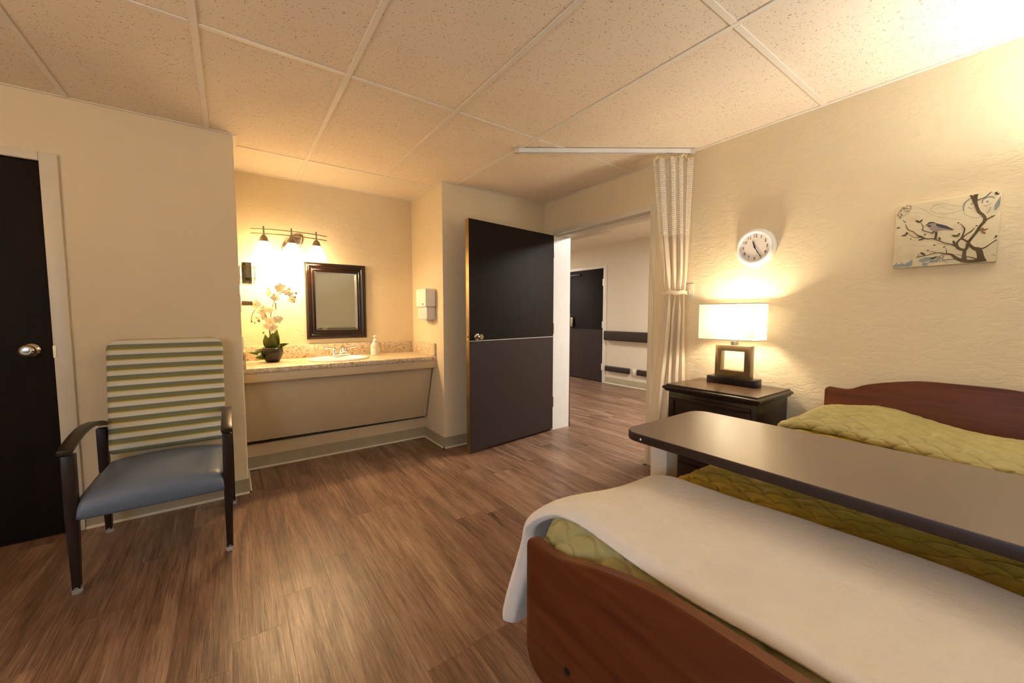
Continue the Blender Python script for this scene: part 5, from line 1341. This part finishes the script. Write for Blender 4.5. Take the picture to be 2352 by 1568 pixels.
# ------------------------------------------------------------------ quilt
def clams(U, V, D):
    """clam-shell quilting: height 0 on the stitched arcs, 1 in the middle of a puff"""
    Rr, rh = D * 0.52, D * 0.44
    j0 = np.floor(V / rh).astype(int)
    own = np.full(U.shape, 1e9); got = np.zeros(U.shape, bool); front = np.full(U.shape, 1e9)
    for dj in (-2, -1, 0, 1):
        j = j0 + dj
        off = (j % 2) * D / 2
        i = np.round((U - off) / D)
        d = np.hypot(U - (i * D + off), V - j * rh)
        ins = d < Rr
        new = ins & ~got
        own = np.where(new, Rr - d, own)
        front = np.where(~got & ~ins, np.minimum(front, d - Rr), front)
        got |= ins
    d = np.minimum(own, front)
    d = np.where(got, d, 0.03)
    return 0.72 * (1 - np.exp(-d / (0.12 * D))) + 0.42 * (1 - np.exp(-d / 0.0028))
def fbm(P, sc, oct_=3):
    return np.array([noise.fractal(Vector((p[0] * sc[0], p[1] * sc[1], p[2] * sc[2])), 1.0, 2.0, oct_) for p in P])
def displaced(P, Hh):
    """P: (n, m, 3) grid, displaced along its normals by Hh"""
    du = np.gradient(P, axis=0); dv = np.gradient(P, axis=1)
    N = np.cross(du, dv); N /= np.linalg.norm(N, axis=2, keepdims=True) + 1e-12
    return P + N * Hh[..., None], N
def np_mesh(name, P, mat, parent, flip=False):
    n, m = P.shape[:2]
    idx = np.arange(n * m).reshape(n, m)
    a, b, c, d = idx[:-1, :-1], idx[1:, :-1], idx[1:, 1:], idx[:-1, 1:]
    F = np.stack((a, b, c, d), -1).reshape(-1, 4)
    if flip: F = F[:, ::-1]
    me = bpy.data.meshes.new(name)
    org = np.array(WORLD[parent.name])
    me.from_pydata((P.reshape(-1, 3) - org).tolist(), [], F.tolist())
    me.materials.append(mat)
    me.polygons.foreach_set('use_smooth', [True] * len(me.polygons))
    o = bpy.data.objects.new(name, me)
    COL.objects.link(o)
    o.parent = parent
    WORLD[o.name] = WORLD[parent.name]
    return o
QT = MT + 0.024
qu = empty('quilt', (1.4, BYC, 0.46), 'olive green quilt with stitched scallops covering the bed', 'quilt')
def drape(s, edge, r_, hang):
    """arc length s measured inwards from the hanging hem -> (offset from edge, drop)"""
    arc = r_ * PI / 2
    s2 = s - hang
    off = np.where(s2 < 0, 0.0, np.where(s2 < arc, r_ - r_ * np.cos(np.clip(s2 / r_, 0, PI / 2)), r_ + s2 - arc))
    drop = np.where(s2 < 0, -(r_ - s2), np.where(s2 < arc, -(r_ - r_ * np.sin(np.clip(s2 / r_, 0, PI / 2))), 0.0))
    return off, drop
QY1, QY0, QX0 = BYC + 0.500, BYC - 0.500, 0.612
tl = np.linspace(0, 1, 500)
def yprof(t, hang=0.27, r_=0.055):
    tot = 2 * (hang + r_ * PI / 2) + (QY1 - QY0 - 2 * r_)
    tt = np.linspace(0, 1, len(t)) * tot
    o1, d1_ = drape(tt, 0, r_, hang)
    o2, d2_ = drape(tot - tt, 0, r_, hang)
    y = np.where(tt < tot / 2, QY0 + o1, QY1 - o2)
    dz = np.where(tt < tot / 2, d1_, d2_)
    return y, dz, tt
Y, DZ_, TT = yprof(tl)
def quilt_part(s0, s1, n, name, mat, amp, wr, D, extra=0.0):
    s = np.linspace(s0, s1, n)
    off, drop = drape(s, 0, 0.05, 0.22)
    X = QX0 + off
    P = np.zeros((n, len(Y), 3))
    P[..., 0] = X[:, None]
    P[..., 1] = Y[None, :]
    z = np.minimum(drop[:, None], 0) + DZ_[None, :]
    P[..., 2] = QT + extra + np.maximum(z, -0.24)
    P[..., 2] += 0.030 * np.exp(-((P[..., 0] - 0.70) / 0.10) ** 2) * np.exp(-((P[..., 1] - 0.66) / 0.16) ** 2)
    P[..., 2] += 0.012 * np.exp(-((P[..., 0] - 0.68) / 0.12) ** 2)
    hh = clams(TT[None, :] + 0 * s[:, None], s[:, None] + 0 * TT[None, :], D) * amp
    f = fbm(P.reshape(-1, 3), (11, 26, 18) if wr[1] == 0 else (26, 9, 18)).reshape(n, -1)
    f2 = fbm(P.reshape(-1, 3) + 7, (48, 14, 30), 2).reshape(n, -1)
    hh = hh + f * wr[0] + f2 * wr[0] * 0.55
    Q, _ = displaced(P, hh)
    if Q[n // 2, 100, 2] < P[n // 2, 100, 2] - 1e-4 and False:
        pass
    return np_mesh(name, Q, mat, qu)
quilt_part(0.0, 0.66, 215, 'foot_drop', M['quilt_satin'], 0.0080, (0.0052, 0), 0.090)['label'] = 'sage green satin foot end of the quilt'
quilt_part(0.62, 1.86, 400, 'top_panel', M['quilt_velvet'], 0.0085, (0.0062, 1), 0.092, -0.004)['label'] = 'dark olive velvety middle of the quilt'
# turned-up part lying over the pillow end, lighter face up
n, mm = 220, 350
yv = np.linspace(QY0 - 0.005, QY1 + 0.030, mm)
sv = np.linspace(0, 1, n)
P = np.zeros((n, mm, 3))
xf = np.interp(yv, [-0.3, 0.03, 0.17, 0.28, 0.41, 0.57, 0.68, 0.76], [2.03, 2.03, 2.03, 2.075, 2.105, 2.14, 2.13, 2.11]) + 0.004 * np.sin(yv * 40)
sl = sv[:, None] * 0.58
lip = 0.040
back_ = np.clip(sl - lip, 0, None)
yn = (yv - BYC) / 0.52
prof_z = 0.030 + 0.042 * (1 - np.exp(-back_ / 0.09)) - 0.040 * np.clip((back_ - 0.30) / 0.24, 0, 1) ** 1.5
th_ = np.clip(sl / lip, 0, 1) * PI / 2 * 1.25
P[..., 0] = xf[None, :] + np.where(sl < lip, 0.014 * (1 - np.sin(th_)) - 0.002, back_ * 0.985)
P[..., 1] = yv[None, :] + 0 * sl
edge_drop = 0.075 * np.clip((np.abs(yn) - 0.80) / 0.22, 0, 1) ** 1.6
bumps = (0.030 * np.exp(-((yv - 0.46) / 0.13) ** 2) - 0.012 * np.exp(-((yv - 0.10) / 0.16) ** 2))[None, :] * np.clip(back_ / 0.45, 0, 1) ** 1.5
P[..., 2] = QT - 0.004 + np.where(sl < lip, 0.012 + 0.022 * sl / lip, prof_z + 0.004) - edge_drop[None, :] * np.clip(0.35 + back_ * 4, 0, 1) + bumps
hh = clams(P[..., 1] * 1.0 + 0.02, sl + 0.0 * P[..., 1] + 0.045, 0.092) * 0.0080
f = fbm(P.reshape(-1, 3), (9, 22, 15)).reshape(n, mm)
Q, N_ = displaced(P, hh + f * 0.003)
flap = np_mesh('turned_back_top', Q, M['quilt_satin'], qu)
flap['label'] = 'lighter turned-back quilt end over the pillow'
sol = flap.modifiers.new('thick', 'SOLIDIFY'); sol.thickness = 0.012; sol.offset = -1

# ------------------------------------------------------------------ plush blanket: thick folded band across the foot, hanging over the left side
bl = MB()
path = []                                     # (Y, Z offset, outward normal) along the width
BTOP = QT + 0.024
yy = list(np.linspace(BYC - 0.52, 0.64, 46))
secs = [(y, 0.0, (0, 1)) for y in yy]         # flat on top
cyc, rc = 0.715, 0.075
for k in range(1, 13):
    a = R(90 * k / 12)
    secs.append((0.64 + 0.152 * math.sin(a), -(0.095 - 0.095 * math.cos(a)), (math.sin(a), math.cos(a))))
y_e, z_e = secs[-1][0], secs[-1][1]
for k in range(1, 17):
    q = k / 16
    secs.append((y_e + 0.062 * q, z_e - 0.255 * q, (1.0, 0.18 * q)))
NX_ = 34
rows_t, rows_b = [], []
for (y, dz, (ny, nz)) in secs:
    hangq = max(0, min(1, (-dz) / 0.34))
    xn = 0.640 + 0.006 * math.sin(y * 11) - 0.010 * sstep(0.60, 0.70, y) - 0.034 * sstep(0.69, 0.78, y) + 0.012 * math.sin(hangq * 5)
    xf_ = 1.128 + 0.016 * math.sin(y * 7 + 0.5) - 0.02 * hangq
    th = 0.030 + 0.026 * sstep(0.05, 0.5, hangq)
    rt, rb = [], []
    for k in range(NX_ + 1):
        q = k / NX_
        x = xn + (xf_ - xn) * q
        e = min(q, 1 - q) * (xf_ - xn)
        rr2 = th * 0.5
        shr = rr2 - math.sqrt(max(0, rr2 * rr2 - max(0, rr2 - e) ** 2)) if e < rr2 else 0
        ztop = 0.024 * math.exp(-((x - 0.74) / 0.13) ** 2) * sstep(0.30, 0.66, y) + 0.010 * math.exp(-((x - 0.66) / 0.08) ** 2) - 0.006 * math.exp(-((x - 1.0) / 0.12) ** 2) * sstep(.3, .6, y)
        wob = 0.004 * noise.noise(Vector((x * 6, y * 6, dz * 6))) + 0.0035 * math.sin(x * 23 + hangq * 4) * hangq * 2
        up = ztop * max(0.0, nz) + wob
        side = ztop * 0.6 * max(0.0, ny)
        c = Vector((x, y, BTOP + dz))
        nrm = Vector((0, ny, nz)).normalized()
        p_t = c + nrm * (th / 2 - shr) + Vector((0, side, up))
        p_b = c - nrm * (th / 2 - shr) + Vector((0, side * .8, up * 0.9))
        rt.append(p_t); rb.append(p_b)
    rows_t.append(rt); rows_b.append(rb)
rows = [t + list(reversed(b))[0:] + [t[0]] for t, b in zip(rows_t, rows_b)]
bl.grid(rows)
e0 = rows[0][:-1]; e1 = rows[-1][:-1]
ctr = sum((Vector(p) for p in e1), Vector()) / len(e1) + Vector((0, 0.004, -0.016))
bl.grid([[p, Vector(p) * 0.35 + ctr * 0.65 + Vector((0, 0, 0.004)), ctr] for p in e1 + e1[:1]])
bl.add(e0, [tuple(range(len(e0)))])
bo = bl.build('fleece_blanket', M['plush'], None, double=0.0006, angle=180)
tag(bo, 'cream plush blanket folded across the foot of the bed', 'blanket')
ss = bo.modifiers.new('sub', 'SUBSURF'); ss.levels = 1; ss.render_levels = 2
tx = bpy.data.textures.new('plush_fuzz', 'CLOUDS'); tx.noise_scale = 0.012; tx.noise_depth = 3
dm = bo.modifiers.new('fuzz', 'DISPLACE'); dm.texture = tx; dm.strength = 0.0015; dm.mid_level = 0.5; dm.texture_coords = 'LOCAL'
# hem seam near the hanging end
hm = []
for k in range(0, NX_ + 1):
    p = rows_t[-4][k]
    hm.append((p.x, p.y + 0.0012, p.z))

# ------------------------------------------------------------------ overbed table
OX0, OX1, OY0, OY1, OZ = 1.037, 1.502, -0.30, 0.822, 0.840
ot = empty('overbed_table', (1.27, 0.60, 0), 'overbed table with dark-edged taupe top standing across the bed', 'table')
pl = rrect(OX0, OX1, OY0, OY1, 0.060, 8)
MB().prism(pl, (0, 0, OZ - 0.028), (1, 0, 0), (0, 1, 0), (0, 0, 1), 0.0275).build('edge_band', M['table_edge'], ot, bevel=0.004, seg=2)
pl2 = rrect(OX0 + 0.0028, OX1 - 0.0028, OY0 + 0.0028, OY1 - 0.0028, 0.058, 8)
MB().prism(pl2, (0, 0, OZ - 0.004), (1, 0, 0), (0, 1, 0), (0, 0, 1), 0.004).build('top', M['laminate'], ot, bevel=0.0008, seg=1)
for x, y in ((OX0 - 0.0005, 0.745),):
    MB().lathe([(0, 0), (0.0035, 0), (0.003, 0.001), (0, 0.001)], (x, y, OZ - 0.015), (-1, 0, 0), 10).build('edge_mark', M['trim_white'], ot)
PXa, PXb, PYa, PYb = 1.215, 1.285, 0.765, 0.830
MB().box(PXa, PXb, PYa, PYb, 0.07, OZ - 0.030).build('column', M['steel_paint'], ot, bevel=0.004)
MB().box(PXa - 0.006, PXb + 0.006, PYa - 0.006, PYb + 0.004, 0.07, 0.50).build('outer_sleeve', M['steel_paint'], ot, bevel=0.004)
MB().box(1.18, 1.32, 0.30, PYb, OZ - 0.045, OZ - 0.0285).build('support_plate', M['steel_paint'], ot, bevel=0.003)
for x in (1.06, 1.44):
    MB().box(x - 0.022, x + 0.022, 0.12, 0.90, 0.052, 0.086).build('base_rail', M['steel_paint'], ot, bevel=0.004)
    for y in (0.15, 0.87):
        MB().lathe([(0, -0.010), (0.018, -0.010), (0.0255, -0.006), (0.0255, 0.006), (0.018, 0.010), (0, 0.010)], (x, y, 0.0265), (0, 1, 0), 16).build('caster', M['black_plastic'], ot)
MB().box(1.083, 1.417, 0.76, 0.835, 0.052, 0.086).build('cross_rail', M['steel_paint'], ot, bevel=0.004)

# ------------------------------------------------------------------ overbed wall light (right of the frame, it lights the ceiling)
ow = empty('overbed_or_fill_light', (XR, OB[1], OB[2] - 0.08), 'wall-mounted overbed up-light right of the bird picture', 'wall light')
MB().box(OB[0] - 0.07, XR - 0.001, OB[1] - 0.36, OB[1] + 0.36, OB[2] - 0.06, OB[2] + 0.06).build('housing', M['trim_white'], ow, bevel=0.008)
MB().box(OB[0] - 0.06, OB[0] + 0.09, OB[1] - 0.35, OB[1] + 0.35, OB[2] + 0.0605, OB[2] + 0.066).build('lens', M['uplight_lens'], ow)

rw = empty('overbed_or_fill_light', (XW, UB[1], UB[2] - 0.08), 'added fill up-light on the rear wall behind the camera', 'wall light')  # added fixture housing the warm ceiling fill, not an overbed light
MB().box(XW + 0.001, UB[0] + 0.07, UB[1] - 0.36, UB[1] + 0.36, UB[2] - 0.06, UB[2] + 0.06).build('housing', M['trim_white'], rw, bevel=0.008)
MB().box(UB[0] - 0.08, UB[0] + 0.06, UB[1] - 0.35, UB[1] + 0.35, UB[2] + 0.0605, UB[2] + 0.066).build('lens', M['uplight_lens'], rw)

# ------------------------------------------------------------------ corridor fittings
def rail(name, y0, y1, z0, z1, dep, label, cat, group=None, x=XC, sgn=-1):
    o = empty(name, (x, (y0 + y1) / 2, z0), label, cat, group)
    MB().prism(rrect(0.004, dep, z0, z1, min(0.018, (z1 - z0) * .3), 4), (x, y0 + 0.02, 0), (sgn, 0, 0), (0, 0, 1), (0, 1, 0), y1 - y0 - 0.04).build('cover', M['handrail'], o)
    for ya, yb in ((y0, y0 + 0.02), (y1 - 0.02, y1)):
        MB().prism(rrect(0.003, dep + 0.001, z0 - 0.001, z1 + 0.001, min(0.02, (z1 - z0) * .3), 4), (x, ya, 0), (sgn, 0, 0), (0, 0, 1), (0, 1, 0), yb - ya).build('end_cap', M['handrail'], o, bevel=0.006)
    return o
rail('handrail', 3.30, 4.655, 0.772, 0.935, 0.075, 'dark brown corridor handrail right of the far door', 'handrail')
rail('bumper_rail', 4.125, 4.640, 0.222, 0.318, 0.045, 'low dark bumper rail below the handrail, next to the far door', 'bumper rail')
rail('bumper_rail', 3.35, 3.968, 0.222, 0.318, 0.045, 'low dark bumper rail right of the corridor outlet, by the door jamb', 'bumper rail')
co = empty('wall_outlet', (XC, 4.04, 0.20), 'cream outlet plate between the two low bumper rails', 'outlet')
MB().box(XC - 0.008, XC - 0.001, 4.000, 4.092, 0.195, 0.325).build('plate', M['trim'], co, bevel=0.003)
MB().box(XC - 0.0105, XC - 0.008, 4.026, 4.066, 0.220, 0.300).build('socket', M['white_plastic'], co, bevel=0.001)
rail('handrail', 3.170, 5.2, 0.960, 1.075, 0.070, 'dark handrail end peeking past the white jamb', 'handrail', None, XN, 1)
rail('bumper_rail', 3.170, 5.2, 0.600, 0.690, 0.050, 'dark low rail end peeking past the white jamb', 'bumper rail', None, XN, 1)
cg = empty('corner_guard', (XN, DY1 + 0.04, 0), 'dark brown corner guard on the corridor edge of the white jamb', 'corner guard')
MB().box(XN + 0.0045, XN + 0.018, DY1 - 0.002, DY1 + 0.045, 0.115, 1.235).build('guard_face', M['handrail'], cg, bevel=0.003)
MB().box(XN + 0.0045, XN + 0.020, DY1 - 0.003, DY1 + 0.046, 0.001, 0.115).build('guard_foot', M['handrail'], cg, bevel=0.003)
sw = empty('door_magnet', (XN, 3.20, 1.35), 'small dark fitting high on the corridor side of the jamb', 'wall fitting')
MB().box(XN + 0.001, XN + 0.022, 3.165, 3.225, 1.355, 1.425).build('case', M['handrail'], sw, bevel=0.004)
cb = empty('ceiling_box', (4.28, 4.0, 2.38), 'flat grey box on the corridor ceiling above the doorway', 'ceiling fixture')
MB().box(4.185, 4.42, 3.70, 5.4, 2.385, HC - 0.004).build('casing', M['steel_paint'], cb, bevel=0.004)
for (yy_, lb) in ((1.75, 'lit corridor ceiling panel right of the doorway'), (7.2, 'lit corridor ceiling panel far left beyond the door')):
    cp = empty('ceiling_panel', (4.15, yy_, HC - 0.02), lb, 'ceiling light')
    MB().box(3.85, 4.45, yy_ - 0.60, yy_ + 0.60, HC - 0.018, HC - 0.004).build('panel_frame', M['trim_white'], cp, bevel=0.002)
    MB().box(3.88, 4.42, yy_ - 0.57, yy_ + 0.57, HC - 0.021, HC - 0.0185).build('lens', M['panel_lens'], cp)
